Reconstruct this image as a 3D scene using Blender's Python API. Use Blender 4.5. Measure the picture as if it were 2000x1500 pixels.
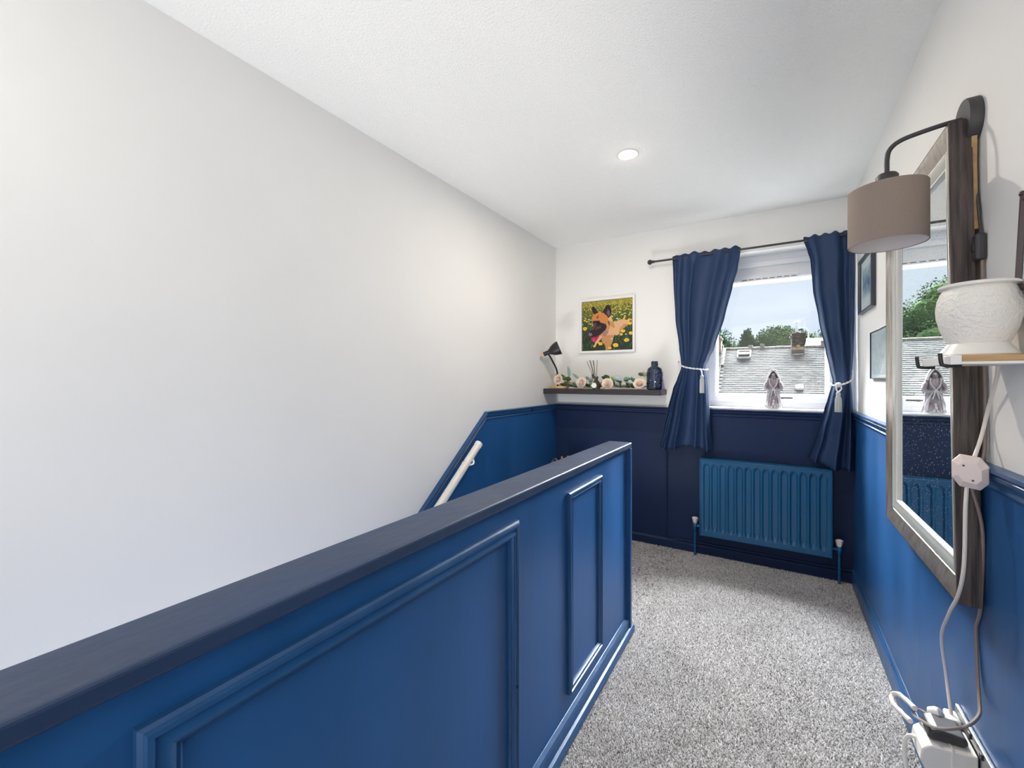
import bpy, math, random
import numpy as np
from mathutils import Vector, Matrix, noise

D = bpy.data
for o in list(D.objects): D.objects.remove(o)
scene = bpy.context.scene
C = scene.collection
R = math.radians
rnd = random.Random(7)

# ------------------------------------------------------------------ camera, world, lights
cam = D.cameras.new('camera'); cam.sensor_width = 36.0; cam.lens = 831 / 2000 * 36
cam.shift_y = -9.5 / 2000; cam.clip_start = 0.02; cam.clip_end = 400
camo = D.objects.new('camera', cam); C.objects.link(camo)
camo.location = (0, 0, 1.2636); camo.rotation_euler = (R(90), 0, R(31.56))
scene.camera = camo
scene.view_settings.view_transform = 'Standard'
scene.view_settings.look = 'None'
scene.view_settings.exposure = 0.66
scene.view_settings.gamma = 1.0
scene.view_settings.use_curve_mapping = False
try:
    scene.cycles.max_bounces = 10; scene.cycles.diffuse_bounces = 6; scene.cycles.glossy_bounces = 5
    scene.cycles.transparent_max_bounces = 12; scene.cycles.transmission_bounces = 6
    scene.cycles.caustics_reflective = False; scene.cycles.sample_clamp_indirect = 4.0
except Exception: pass

SKY = 0.86
w = D.worlds.new('overcast_sky'); scene.world = w; w.use_nodes = True
nt = w.node_tree; nt.nodes.clear()
tc = nt.nodes.new('ShaderNodeTexCoord'); mp = nt.nodes.new('ShaderNodeMapping')
mp.inputs['Scale'].default_value = (2.2, 2.2, 6.0)
nz = nt.nodes.new('ShaderNodeTexNoise'); nz.inputs['Scale'].default_value = 1.6; nz.inputs['Detail'].default_value = 5; nz.inputs['Roughness'].default_value = 0.5
rp = nt.nodes.new('ShaderNodeValToRGB')
rp.color_ramp.elements[0].position = 0.32; rp.color_ramp.elements[0].color = (0.50, 0.56, 0.66, 1)
rp.color_ramp.elements[1].position = 0.72; rp.color_ramp.elements[1].color = (0.66, 0.71, 0.79, 1)
bg = nt.nodes.new('ShaderNodeBackground'); bg.inputs['Strength'].default_value = SKY
wo = nt.nodes.new('ShaderNodeOutputWorld')
nt.links.new(tc.outputs['Generated'], mp.inputs['Vector']); nt.links.new(mp.outputs['Vector'], nz.inputs['Vector'])
nt.links.new(nz.outputs['Fac'], rp.inputs['Fac']); nt.links.new(rp.outputs['Color'], bg.inputs['Color'])
nt.links.new(bg.outputs['Background'], wo.inputs['Surface'])

def lamp(kind, name, loc, energy, color=(1, 1, 1), direction=(0, 0, -1), **kw):
    l = D.lights.new(name, kind); l.energy = energy; l.color = color
    for k, v in kw.items(): setattr(l, k, v)
    o = D.objects.new(name, l); C.objects.link(o); o.location = loc
    o.rotation_euler = Vector(direction).to_track_quat('-Z', 'Y').to_euler()
    return o
# the veiled sun behind the cloud, high on the window side
lamp('SUN', 'cloud_sun', (0, 8, 9), 62.0, (0.97, 0.985, 1.0), (-0.03, -0.75, -0.66), angle=R(58))
# added fill light behind the camera, no real source there
lamp('AREA', 'rear_fill', (-0.15, -1.20, 1.25), 13.0, (1.0, 0.97, 0.93), (-0.75, 1, 0.25), shape='RECTANGLE', size=1.5, size_y=2.0)
# added upward fill at the bottom of the stairwell, brightens the ceiling
lamp('AREA', 'stairwell_fill', (-1.16, 0.1, -1.95), 36.0, (1.0, 0.985, 0.96), (0, 0.15, 1.0), shape='RECTANGLE', size=0.7, size_y=1.4)

# added fill without a fitting, hidden below the half wall, lifts the ceiling
lamp('AREA', 'ceiling_fill', (-1.42, 0.85, -0.70), 31.0, (1.0, 0.985, 0.95), (0.55, 0.22, 1.0), shape='RECTANGLE', size=1.7, size_y=0.30)

# ------------------------------------------------------------------ materials
def srgb(r, g, b):
    f = lambda c: (c / 255 / 12.92) if c / 255 <= 0.04045 else ((c / 255 + 0.055) / 1.055) ** 2.4
    return (f(r), f(g), f(b), 1)

def mat(name, col, rough=0.5, metal=0.0, var=0.0, vscale=8, bump=0.0, bscale=60, spec=0.5, stretch=(1, 1, 1), col2=None, coat=0.0, attr=None, bdetail=3, sheen=0.0, rvar=0.0):
    m = D.materials.new(name); m.use_nodes = True
    n = m.node_tree; b = n.nodes['Principled BSDF']
    b.inputs['Base Color'].default_value = col; b.inputs['Roughness'].default_value = rough
    b.inputs['Metallic'].default_value = metal; b.inputs['Specular IOR Level'].default_value = spec
    b.inputs['Coat Weight'].default_value = coat
    if sheen: b.inputs['Sheen Weight'].default_value = sheen; b.inputs['Sheen Roughness'].default_value = 0.4
    tcn = n.nodes.new('ShaderNodeTexCoord'); mpn = n.nodes.new('ShaderNodeMapping'); mpn.inputs['Scale'].default_value = stretch
    n.links.new(tcn.outputs['Object'], mpn.inputs['Vector'])
    src = None
    if attr:
        a = n.nodes.new('ShaderNodeAttribute'); a.attribute_name = attr; src = a.outputs['Color']
        n.links.new(src, b.inputs['Base Color'])
    if var > 0 or col2 or rvar:
        t = n.nodes.new('ShaderNodeTexNoise'); t.inputs['Scale'].default_value = vscale; t.inputs['Detail'].default_value = 5
        n.links.new(mpn.outputs['Vector'], t.inputs['Vector'])
        if var > 0 or col2:
            r = n.nodes.new('ShaderNodeValToRGB')
            r.color_ramp.elements[0].position = 0.35; r.color_ramp.elements[1].position = 0.68
            c2 = col2 or tuple(min(1, c * (1 + var)) for c in col[:3]) + (1,)
            c1 = col if col2 else tuple(c * (1 - var) for c in col[:3]) + (1,)
            r.color_ramp.elements[0].color = c1; r.color_ramp.elements[1].color = c2
            n.links.new(t.outputs['Fac'], r.inputs['Fac'])
            if src:
                mx = n.nodes.new('ShaderNodeMix'); mx.data_type = 'RGBA'; mx.blend_type = 'MULTIPLY'; mx.inputs[0].default_value = 1
                n.links.new(src, mx.inputs[6]); n.links.new(r.outputs['Color'], mx.inputs[7]); n.links.new(mx.outputs[2], b.inputs['Base Color'])
            else: n.links.new(r.outputs['Color'], b.inputs['Base Color'])
        if rvar:
            mr = n.nodes.new('ShaderNodeMapRange'); mr.inputs[3].default_value = rough - rvar; mr.inputs[4].default_value = rough + rvar
            mr.inputs[1].default_value = 0.3; mr.inputs[2].default_value = 0.7
            n.links.new(t.outputs['Fac'], mr.inputs[0]); n.links.new(mr.outputs[0], b.inputs['Roughness'])
    if bump > 0:
        t2 = n.nodes.new('ShaderNodeTexNoise'); t2.inputs['Scale'].default_value = bscale; t2.inputs['Detail'].default_value = bdetail
        n.links.new(mpn.outputs['Vector'], t2.inputs['Vector'])
        bp = n.nodes.new('ShaderNodeBump'); bp.inputs['Strength'].default_value = bump; bp.inputs['Distance'].default_value = 0.01
        n.links.new(t2.outputs['Fac'], bp.inputs['Height']); n.links.new(bp.outputs['Normal'], b.inputs['Normal'])
    return m

M = {}
M['wall'] = mat('white_emulsion', (0.83, 0.82, 0.795, 1), 0.7, bump=0.05, bscale=18, var=0.012, vscale=2.5, spec=0.3)
M['ceiling'] = mat('stippled_ceiling', (0.89, 0.885, 0.87, 1), 0.9, bump=0.5, bscale=130, bdetail=4, spec=0.2)
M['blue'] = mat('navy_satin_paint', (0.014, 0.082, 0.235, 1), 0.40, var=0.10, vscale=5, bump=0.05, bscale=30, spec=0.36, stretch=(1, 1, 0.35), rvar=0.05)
M['blue_shaded'] = mat('navy_paint_shaded_copy', (0.008, 0.021, 0.066, 1), 0.5, var=0.10, vscale=5, bump=0.05, bscale=30, spec=0.22, stretch=(1, 1, 0.35), rvar=0.05)  # darker copy of the blue paint; window-wall shade is in the colour
M['blue_gloss'] = mat('navy_eggshell_trim', (0.015, 0.072, 0.190, 1), 0.33, var=0.1, vscale=9, bump=0.06, bscale=45, rvar=0.06)
M['cap'] = mat('navy_cap_grey_sheen', (0.017, 0.037, 0.090, 1), 0.43, var=0.14, vscale=4, bump=0.12, bscale=22, stretch=(2, 1, 1), rvar=0.07, spec=0.5)  # greyed copy of the blue; reflected white wall is put into the colour
M['rad'] = mat('blue_radiator_enamel', (0.006, 0.085, 0.20, 1), 0.30, spec=0.4, bump=0.02, bscale=60)
M['upvc'] = mat('white_upvc', (0.83, 0.84, 0.86, 1), 0.28)
M['white'] = mat('white_gloss', (0.83, 0.82, 0.80, 1), 0.35)
M['offwhite'] = mat('cream_paint', (0.80, 0.76, 0.68, 1), 0.4, var=0.05, vscale=20)
M['pinkwhite'] = mat('aged_white_plastic', (0.76, 0.64, 0.61, 1), 0.4)
M['cablewhite'] = mat('white_flex', (0.72, 0.66, 0.60, 1), 0.45)
M['cablegrey'] = mat('brown_grey_flex', (0.22, 0.17, 0.15, 1), 0.35)
M['plastic'] = mat('white_plastic', (0.84, 0.80, 0.74, 1), 0.32)
M['black'] = mat('black_metal', (0.018, 0.015, 0.016, 1), 0.42)
M['charcoal'] = mat('charcoal_shell', (0.045, 0.042, 0.045, 1), 0.5)
M['chrome'] = mat('brushed_chrome', (0.6, 0.6, 0.62, 1), 0.25, metal=1.0)
M['curtain'] = mat('navy_blackout_fabric', (0.019, 0.042, 0.108, 1), 0.58, bump=0.08, bscale=420, spec=0.3, sheen=0.0, var=0.04, vscale=300)
M['rope'] = mat('silvery_cord', (0.72, 0.74, 0.74, 1), 0.35, bump=0.4, bscale=260)
M['tassel'] = mat('silvery_tassel', (0.66, 0.70, 0.68, 1), 0.35, bump=0.8, bscale=120, stretch=(6, 6, 0.4))
M['shelf'] = mat('dark_espresso_veneer', (0.030, 0.023, 0.027, 1), 0.38, var=0.15, vscale=14, stretch=(0.3, 3, 3), bump=0.03)
M['walnut'] = mat('dark_walnut_side', (0.085, 0.062, 0.054, 1), 0.42, col2=(0.016, 0.011, 0.011, 1), vscale=34, stretch=(3.5, 3.5, 0.07), bump=0.12, bscale=90)
M['bronze'] = mat('grained_frame_face', (0.62, 0.52, 0.42, 1), 0.26, col2=(0.36, 0.28, 0.21, 1), vscale=60, stretch=(2, 1, 0.12), metal=0.75, bump=0.08, bscale=90)
M['silver'] = mat('champagne_silver', (0.78, 0.76, 0.68, 1), 0.24, metal=0.55)
M['cork'] = mat('raw_board_edge', (0.42, 0.26, 0.12, 1), 0.8, var=0.2, vscale=40)
M['shade'] = mat('taupe_linen_shade', (0.27, 0.215, 0.18, 1), 0.85, bump=0.25, bscale=420, var=0.04, vscale=300)
M['shade_in'] = mat('white_shade_lining', (0.78, 0.74, 0.74, 1), 0.7)
M['oak'] = mat('oak_edge', (0.55, 0.34, 0.15, 1), 0.5, col2=(0.40, 0.23, 0.09, 1), vscale=50, stretch=(0.2, 1, 3))
M['lightwood'] = mat('light_bamboo', (0.66, 0.42, 0.18, 1), 0.45, var=0.12, vscale=30)
M['ceramic'] = mat('textured_white_ceramic', (0.82, 0.79, 0.74, 1), 0.55, bump=0.45, bscale=130, bdetail=2)
M['glaze'] = mat('smooth_white_ceramic', (0.80, 0.78, 0.74, 1), 0.3)
M['darkframe'] = mat('blue_black_frame', (0.030, 0.036, 0.055, 1), 0.35)
M['redframe'] = mat('dark_mahogany_rail', (0.045, 0.018, 0.020, 1), 0.35)
M['matboard'] = mat('white_mount', (0.78, 0.80, 0.80, 1), 0.8)
M['print'] = mat('photo_print', (1, 1, 1, 1), 0.35, attr='Col', spec=0.3)
M['stone'] = mat('lilac_grey_resin', (0.20, 0.165, 0.185, 1), 0.5, col2=(0.40, 0.36, 0.38, 1), vscale=28, bump=0.4, bscale=70)
M['stone_light'] = mat('pale_resin_edges', (0.60, 0.57, 0.58, 1), 0.4, bump=0.2, bscale=70)
M['stone_dark'] = mat('dark_resin_hollow', (0.16, 0.13, 0.16, 1), 0.6)
M['vase'] = mat('dark_blue_sequins', (0.010, 0.016, 0.045, 1), 0.22, spec=0.7, coat=0.6)
M['purple'] = mat('purple_cap', (0.30, 0.12, 0.55, 1), 0.35)
M['lilac'] = mat('lilac_spotted_bottle', (0.80, 0.72, 0.86, 1), 0.25, col2=(0.42, 0.20, 0.55, 1), vscale=160)
M['amber'] = mat('amber_bottle', (0.035, 0.012, 0.010, 1), 0.12, coat=0.5)
M['label'] = mat('cream_label', (0.80, 0.80, 0.70, 1), 0.6, var=0.1, vscale=120)
M['reed'] = mat('dark_reed', (0.07, 0.045, 0.05, 1), 0.7)
M['petal'] = mat('blush_rose_petal', (0.80, 0.62, 0.50, 1), 0.6, col2=(0.84, 0.74, 0.64, 1), vscale=40)
M['leaf_s'] = mat('eucalyptus_leaf', (0.22, 0.34, 0.27, 1), 0.6, var=0.2, vscale=30)
M['leaf_p'] = mat('pale_sage_leaf', (0.42, 0.52, 0.45, 1), 0.6, var=0.12, vscale=30)
M['leaf_b'] = mat('blue_grey_leaf', (0.40, 0.50, 0.54, 1), 0.5, var=0.12, vscale=30)
M['leaf_g'] = mat('green_leaf', (0.10, 0.20, 0.05, 1), 0.5, var=0.25, vscale=30)
M['leaf_d'] = mat('dark_ivy_leaf', (0.035, 0.085, 0.025, 1), 0.5, var=0.25, vscale=30)
M['leaf_y'] = mat('yellow_green_leaf', (0.33, 0.38, 0.12, 1), 0.5, var=0.2, vscale=30)
M['leaf_o'] = mat('olive_leaf', (0.22, 0.22, 0.10, 1), 0.5, var=0.25, vscale=30)
M['leaf_c'] = mat('cream_green_leaf', (0.62, 0.62, 0.45, 1), 0.6, var=0.1, vscale=30)
M['leaf_t'] = mat('teal_leaf', (0.12, 0.24, 0.22, 1), 0.5, var=0.2, vscale=30)
M['dried'] = mat('dried_grass_leaf', (0.40, 0.22, 0.09, 1), 0.7, var=0.3, vscale=20)
M['pot'] = mat('dark_plant_pot', (0.05, 0.045, 0.05, 1), 0.6)
M['slate'] = mat('weathered_slate', (1, 1, 1, 1), 0.9, spec=0.15, attr='Col', var=0.10, vscale=0.7)
M['ridge'] = mat('lime_mortared_ridge', (0.17, 0.15, 0.135, 1), 0.9, var=0.3, vscale=2.5)
M['render'] = mat('pale_house_render', (0.20, 0.19, 0.175, 1), 0.9, var=0.1, vscale=2)
M['sooty'] = mat('sooty_chimney_stone', (0.028, 0.023, 0.020, 1), 0.95, col2=(0.075, 0.062, 0.052, 1), vscale=3.5, bump=0.9, bscale=6)
M['sand'] = mat('sandstone_chimney', (0.20, 0.15, 0.12, 1), 0.95, var=0.35, vscale=3, bump=0.6, bscale=5)
M['mortar_patch'] = mat('ochre_chimney_patch', (0.20, 0.155, 0.07, 1), 0.95, var=0.2, vscale=4)
M['galv'] = mat('galvanised_flue', (0.42, 0.46, 0.50, 1), 0.4, metal=0.5)
M['roofwin'] = mat('pale_rooflight_frame', (0.36, 0.355, 0.34, 1), 0.5)
M['trunk'] = mat('tree_bark', (0.06, 0.045, 0.035, 1), 0.9)
M['tree_a'] = mat('deep_green_foliage', (0.010, 0.030, 0.011, 1), 1.0, spec=0.03, col2=(0.035, 0.075, 0.022, 1), vscale=0.9)
M['tree_b'] = mat('mid_green_foliage', (0.018, 0.043, 0.014, 1), 1.0, spec=0.03, col2=(0.065, 0.105, 0.035, 1), vscale=0.8)
M['tree_c'] = mat('bright_green_foliage', (0.035, 0.065, 0.018, 1), 1.0, spec=0.03, col2=(0.10, 0.155, 0.04, 1), vscale=0.8)
M['bounce_ground'] = mat('pale_bounce_ground', (0.30, 0.30, 0.295, 1), 0.9, var=0.15, vscale=0.5)  # unseen ground kept pale to bounce daylight up to the ceiling
M['turf'] = mat('valley_grass', (0.06, 0.11, 0.03, 1), 0.95, var=0.3, vscale=0.3)
M['carpet'] = mat('grey_carpet_backing', (0.20, 0.185, 0.175, 1), 0.95, col2=(0.42, 0.40, 0.39, 1), vscale=160, bump=0.6, bscale=220)
M['tuft'] = mat('flecked_carpet_yarn', (1, 1, 1, 1), 0.9, attr='Col', spec=0.15, sheen=0.2)
M['paintspot'] = mat('bare_paint_chip', (0.7, 0.68, 0.66, 1), 0.5)

def emis(name, col, s):
    m = D.materials.new(name); m.use_nodes = True; n = m.node_tree; n.nodes.clear()
    e = n.nodes.new('ShaderNodeEmission'); e.inputs[0].default_value = col; e.inputs[1].default_value = s
    o = n.nodes.new('ShaderNodeOutputMaterial'); n.links.new(e.outputs[0], o.inputs[0]); return m
M['led'] = emis('warm_led_lens', (1.0, 0.88, 0.70, 1), 22.0)

def glassmat(name, refl=1.5, tint=(0.97, 0.99, 0.99, 1)):
    m = D.materials.new(name); m.use_nodes = True; n = m.node_tree; n.nodes.clear()
    t = n.nodes.new('ShaderNodeBsdfTransparent'); t.inputs[0].default_value = tint
    g = n.nodes.new('ShaderNodeBsdfGlossy'); g.inputs['Roughness'].default_value = 0.02
    f = n.nodes.new('ShaderNodeFresnel'); f.inputs[0].default_value = refl
    mx = n.nodes.new('ShaderNodeMixShader'); o = n.nodes.new('ShaderNodeOutputMaterial')
    ge = n.nodes.new('ShaderNodeNewGeometry'); iv = n.nodes.new('ShaderNodeMath'); iv.operation = 'SUBTRACT'; iv.inputs[0].default_value = 1.0
    ml = n.nodes.new('ShaderNodeMath'); ml.operation = 'MULTIPLY'
    n.links.new(ge.outputs['Backfacing'], iv.inputs[1]); n.links.new(iv.outputs[0], ml.inputs[0]); n.links.new(f.outputs[0], ml.inputs[1])
    n.links.new(ml.outputs[0], mx.inputs[0]); n.links.new(t.outputs[0], mx.inputs[1]); n.links.new(g.outputs[0], mx.inputs[2]); n.links.new(mx.outputs[0], o.inputs[0])
    return m
M['glass'] = glassmat('window_glass', 1.45)
M['picglass'] = glassmat('picture_glass', 1.2)
def mirrormat():
    m = D.materials.new('dusty_mirror_glass'); m.use_nodes = True; n = m.node_tree; b = n.nodes['Principled BSDF']
    b.inputs['Metallic'].default_value = 1.0; b.inputs['Base Color'].default_value = (0.86, 0.90, 0.89, 1); b.inputs['Roughness'].default_value = 0.01
    # toothpaste-like specks of dust on the lower part
    tcn = n.nodes.new('ShaderNodeTexCoord'); v = n.nodes.new('ShaderNodeTexVoronoi'); v.inputs['Scale'].default_value = 95
    n.links.new(tcn.outputs['Object'], v.inputs['Vector'])
    lt = n.nodes.new('ShaderNodeMath'); lt.operation = 'LESS_THAN'; lt.inputs[1].default_value = 0.15
    n.links.new(v.outputs['Distance'], lt.inputs[0])
    d = n.nodes.new('ShaderNodeBsdfDiffuse'); d.inputs[0].default_value = (0.5, 0.55, 0.6, 1)
    ml = n.nodes.new('ShaderNodeMath'); ml.operation = 'MULTIPLY'; ml.inputs[1].default_value = 0.6
    ad = n.nodes.new('ShaderNodeMath'); ad.operation = 'ADD'; ad.inputs[1].default_value = 0.008
    n.links.new(lt.outputs[0], ml.inputs[0]); n.links.new(ml.outputs[0], ad.inputs[0])
    mx = n.nodes.new('ShaderNodeMixShader'); n.links.new(ad.outputs[0], mx.inputs[0]); n.links.new(b.outputs[0], mx.inputs[1]); n.links.new(d.outputs[0], mx.inputs[2])
    n.links.new(mx.outputs[0], n.nodes['Material Output'].inputs[0]); return m
M['mirror'] = mirrormat()

# ------------------------------------------------------------------ builders
ORG = {}
def org(o): return ORG.get(o.name, Vector((0, 0, 0))) if o else Vector((0, 0, 0))

def tag(o, label=None, cat=None, group=None, kind=None):
    if label: o['label'] = label
    if cat: o['category'] = cat
    if group: o['group'] = group
    if kind: o['kind'] = kind
    return o

def empty(name, loc=(0, 0, 0), label=None, cat=None, group=None, kind=None):
    o = D.objects.new(name, None); C.objects.link(o); o.location = loc; o.empty_display_size = 0.05
    ORG[o.name] = Vector(loc); return tag(o, label, cat, group, kind)

class MB:
    def __init__(s): s.v = []; s.f = []; s.c = []
    def add(s, vs, fs, col=None):
        k = len(s.v); s.v += [tuple(v) for v in vs]; s.f += [tuple(i + k for i in f) for f in fs]
        if col is not None: s.c += [col] * len(fs)
        return s
    def box(s, x0, x1, y0, y1, z0, z1, mtx=None, col=None):
        vs = [Vector(p) for p in ((x0, y0, z0), (x1, y0, z0), (x1, y1, z0), (x0, y1, z0), (x0, y0, z1), (x1, y0, z1), (x1, y1, z1), (x0, y1, z1))]
        if mtx: vs = [mtx @ p for p in vs]
        return s.add(vs, [(0, 3, 2, 1), (4, 5, 6, 7), (0, 1, 5, 4), (1, 2, 6, 5), (2, 3, 7, 6), (3, 0, 4, 7)], col)
    def tube(s, pts, r, n=10, caps=True, flat=1.0):
        pts = [Vector(p) for p in pts]; rs = r if isinstance(r, (list, tuple)) else [r] * len(pts)
        k = len(s.v); prev = None
        for i, p in enumerate(pts):
            t = (pts[min(i + 1, len(pts) - 1)] - pts[max(i - 1, 0)]).normalized()
            if prev is None:
                a = Vector((0, 0, 1)) if abs(t.z) < 0.9 else Vector((1, 0, 0)); u = t.cross(a).normalized()
            else: u = (prev - t * prev.dot(t)).normalized()
            prev = u; v = t.cross(u)
            for j in range(n):
                a = 2 * math.pi * j / n
                s.v.append(tuple(p + (u * math.cos(a) + v * math.sin(a) * flat) * rs[i]))
        m = len(pts)
        for i in range(m - 1):
            for j in range(n):
                s.f.append((k + i * n + j, k + i * n + (j + 1) % n, k + (i + 1) * n + (j + 1) % n, k + (i + 1) * n + j))
        if caps:
            s.f.append(tuple(k + j for j in reversed(range(n)))); s.f.append(tuple(k + (m - 1) * n + j for j in range(n)))
        return s
    def lathe(s, prof, c=(0, 0, 0), n=32, mtx=None, cap0=True, cap1=True, fn=None):
        k = len(s.v); c = Vector(c)
        for (r, z) in prof:
            for j in range(n):
                a = 2 * math.pi * j / n
                rr = r * (fn(a, z) if fn else 1)
                p = Vector((rr * math.cos(a), rr * math.sin(a), z))
                if mtx: p = mtx @ p
                s.v.append(tuple(p + c))
        m = len(prof)
        for i in range(m - 1):
            for j in range(n):
                s.f.append((k + i * n + j, k + i * n + (j + 1) % n, k + (i + 1) * n + (j + 1) % n, k + (i + 1) * n + j))
        if cap0: s.f.append(tuple(k + j for j in reversed(range(n))))
        if cap1: s.f.append(tuple(k + (m - 1) * n + j for j in range(n)))
        return s
    def ball(s, c, r, n=16, m=10, sc=(1, 1, 1), mtx=None):
        prof = [(r * math.sin(math.pi * i / m), -r * math.cos(math.pi * i / m)) for i in range(m + 1)]
        prof[0] = (1e-5, -r); prof[-1] = (1e-5, r)
        S = Matrix.Diagonal((*sc, 1)); return s.lathe(prof, c, n, (mtx @ S if mtx else S))
    def prism(s, poly, a, b, mp):
        # poly: list of 2D points; mp(p, t) -> 3D ; extruded from a to b
        n = len(poly); vs = [mp(p, a) for p in poly] + [mp(p, b) for p in poly]
        fs = [tuple(reversed(range(n))), tuple(range(n, 2 * n))] + [(i, (i + 1) % n, n + (i + 1) % n, n + i) for i in range(n)]
        return s.add(vs, fs)
    def frame(s, corners, prof, mp, close=False):
        # corners: 4 (a,b) ccw from lower-left; prof: (inset, height) ; mp(a,b,h)
        sg = [(1, 1), (-1, 1), (-1, -1), (1, -1)]; k = len(s.v); n = len(prof)
        for (a, b), (sa, sb) in zip(corners, sg):
            for ins, h in prof: s.v.append(tuple(mp(a + sa * ins, b + sb * ins, h)))
        for i in range(4):
            j = (i + 1) % 4
            for q in range(n - 1 + (1 if close else 0)):
                q2 = (q + 1) % n
                s.f.append((k + i * n + q, k + j * n + q, k + j * n + q2, k + i * n + q2))
        return s
    def build(s, name, m, parent=None, smooth=False, bevel=0, at=None, seg=2, solid=0, angle=40, base=None):
        me = D.meshes.new(name)
        o0 = org(parent) if parent else Vector(at or (0, 0, 0))
        me.from_pydata([tuple(Vector(v) - o0) for v in s.v], [], s.f); me.validate(); me.update()
        if isinstance(m, str): m = M[m]
        me.materials.append(m)
        if s.c:
            ca = me.color_attributes.new('Col', 'FLOAT_COLOR', 'CORNER')
            arr = np.empty((len(me.loops), 4), 'f4'); i = 0
            for p in me.polygons:
                arr[i:i + p.loop_total] = s.c[p.index]; i += p.loop_total
            ca.data.foreach_set('color', arr.ravel())
        o = D.objects.new(name, me); C.objects.link(o)
        import bmesh
        bm = bmesh.new(); bm.from_mesh(me); bmesh.ops.recalc_face_normals(bm, faces=bm.faces); bm.to_mesh(me); bm.free()
        if smooth:
            for p in me.polygons: p.use_smooth = True
            me.set_sharp_from_angle(angle=R(angle))
        if parent: o.parent = parent
        else: o.location = o0
        ORG[o.name] = o0
        if solid:
            md = o.modifiers.new('thickness', 'SOLIDIFY'); md.thickness = solid; md.offset = 0
        if bevel:
            md = o.modifiers.new('edge', 'BEVEL'); md.width = bevel; md.segments = seg; md.limit_method = 'ANGLE'; md.angle_limit = R(35)
            md.harden_normals = False
        return o

def catmull(pts, n=6):
    P = [Vector(p) for p in pts]; P = [P[0] * 2 - P[1]] + P + [P[-1] * 2 - P[-2]]; out = []
    for i in range(1, len(P) - 2):
        for k in range(n):
            t = k / n; a, b, c, d = P[i - 1], P[i], P[i + 1], P[i + 2]
            out.append(0.5 * ((2 * b) + (c - a) * t + (2 * a - 5 * b + 4 * c - d) * t * t + (3 * b - a - 3 * c + d) * t ** 3))
    out.append(P[-2]); return out

# ------------------------------------------------------------------ dimensions
XL, XR, YW, YB, H = -1.61, 0.431, 3.35, -1.30, 2.40
DL, DR = 1.052, 1.068                  # top of dado rail, left / right wall
HX0, HX1, HY, HZ = -0.7175, -0.600, 2.120, 0.9486   # half wall
ZB = -2.6                              # hall floor below the stairs
WX0, WX1, WZ0, WZ1 = -0.445, 0.390, 1.056, 2.140    # window opening

# ------------------------------------------------------------------ shell
st = dict(kind='structure')
wl = MB().box(XL - 0.12, XL, YB - 0.12, YW + 0.25, ZB, H + 0.1).build('wall_left', 'wall'); tag(wl, **st)
mpx = lambda p, t: (t, p[0], p[1])
slope = 0.81
def ztop(y): return DL - 0.02 if y > 2.28 else DL - 0.02 - (2.28 - y) * slope
MB().prism([(YB, ztop(YB) - 0), (YB, ZB), (YW, ZB), (YW, DL - 0.02), (2.28, DL - 0.02)], XL, XL + 0.006, mpx).build('wainscot', 'blue', wl)
wr = MB().box(XR, XR + 0.12, YB - 0.12, YW + 0.25, -0.25, H + 0.1).build('wall_right', 'wall'); tag(wr, **st)
MB().box(XR - 0.006, XR, YB, YW, 0.0, DR - 0.02).build('wainscot', 'blue', wr)
wf = MB()
wf.box(XL, WX0, YW, YW + 0.25, ZB, H + 0.1); wf.box(WX1, XR, YW, YW + 0.25, ZB, H + 0.1)
wf.box(WX0, WX1, YW, YW + 0.25, ZB, WZ0); wf.box(WX0, WX1, YW, YW + 0.25, WZ1, H + 0.1)
wf = wf.build('wall_front', 'wall'); tag(wf, **st)
MB().box(XL, XR, YW - 0.006, YW, -0.2, DL - 0.02).build('wainscot', 'blue_shaded', wf)
MB().box(-0.690, -0.684, YW - 0.010, YW - 0.005, 0.03, 0.98).build('panel_joint_cover', 'blue_shaded', wf, bevel=0.002)
wb = MB()
wb.box(XL, -1.20, YB - 0.12, YB, ZB, H + 0.1); wb.box(0.30, XR, YB - 0.12, YB, -0.2, H + 0.1); wb.box(-1.20, 0.30, YB - 0.12, YB, 2.25, H + 0.1); wb.box(-1.20, 0.30, YB - 0.12, YB, ZB, 0.0)
tag(wb.build('wall_back', 'wall'), **st)
tag(MB().box(XL - 0.12, XR + 0.12, YB - 0.12, YW + 0.25, H, H + 0.12).build('ceiling', 'ceiling'), **st)
fl = MB()
fl.box(HX1 - 0.06, XR, YB, YW, -0.22, 0.0); fl.box(XL, HX1 - 0.06, 2.16, YW, -0.22, 0.0)
fl = tag(fl.build('floor', 'carpet'), **st)
tag(MB().box(XL, HX1, YB, YW, ZB - 0.1, ZB).build('floor_hall', 'carpet'), **st)
# staircase down to the hall, behind the half wall
sc = tag(empty('stairs', (-1.16, 2.16, 0)), **st)
for k in range(12):
    y1 = 2.16 - 0.247 * k; z = -0.20 * (k + 1)
    MB().box(XL + 0.007, HX0 - 0.001, y1 - 0.262, y1, z - 0.19, z).build('step', 'carpet', sc, bevel=0.008)

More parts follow.
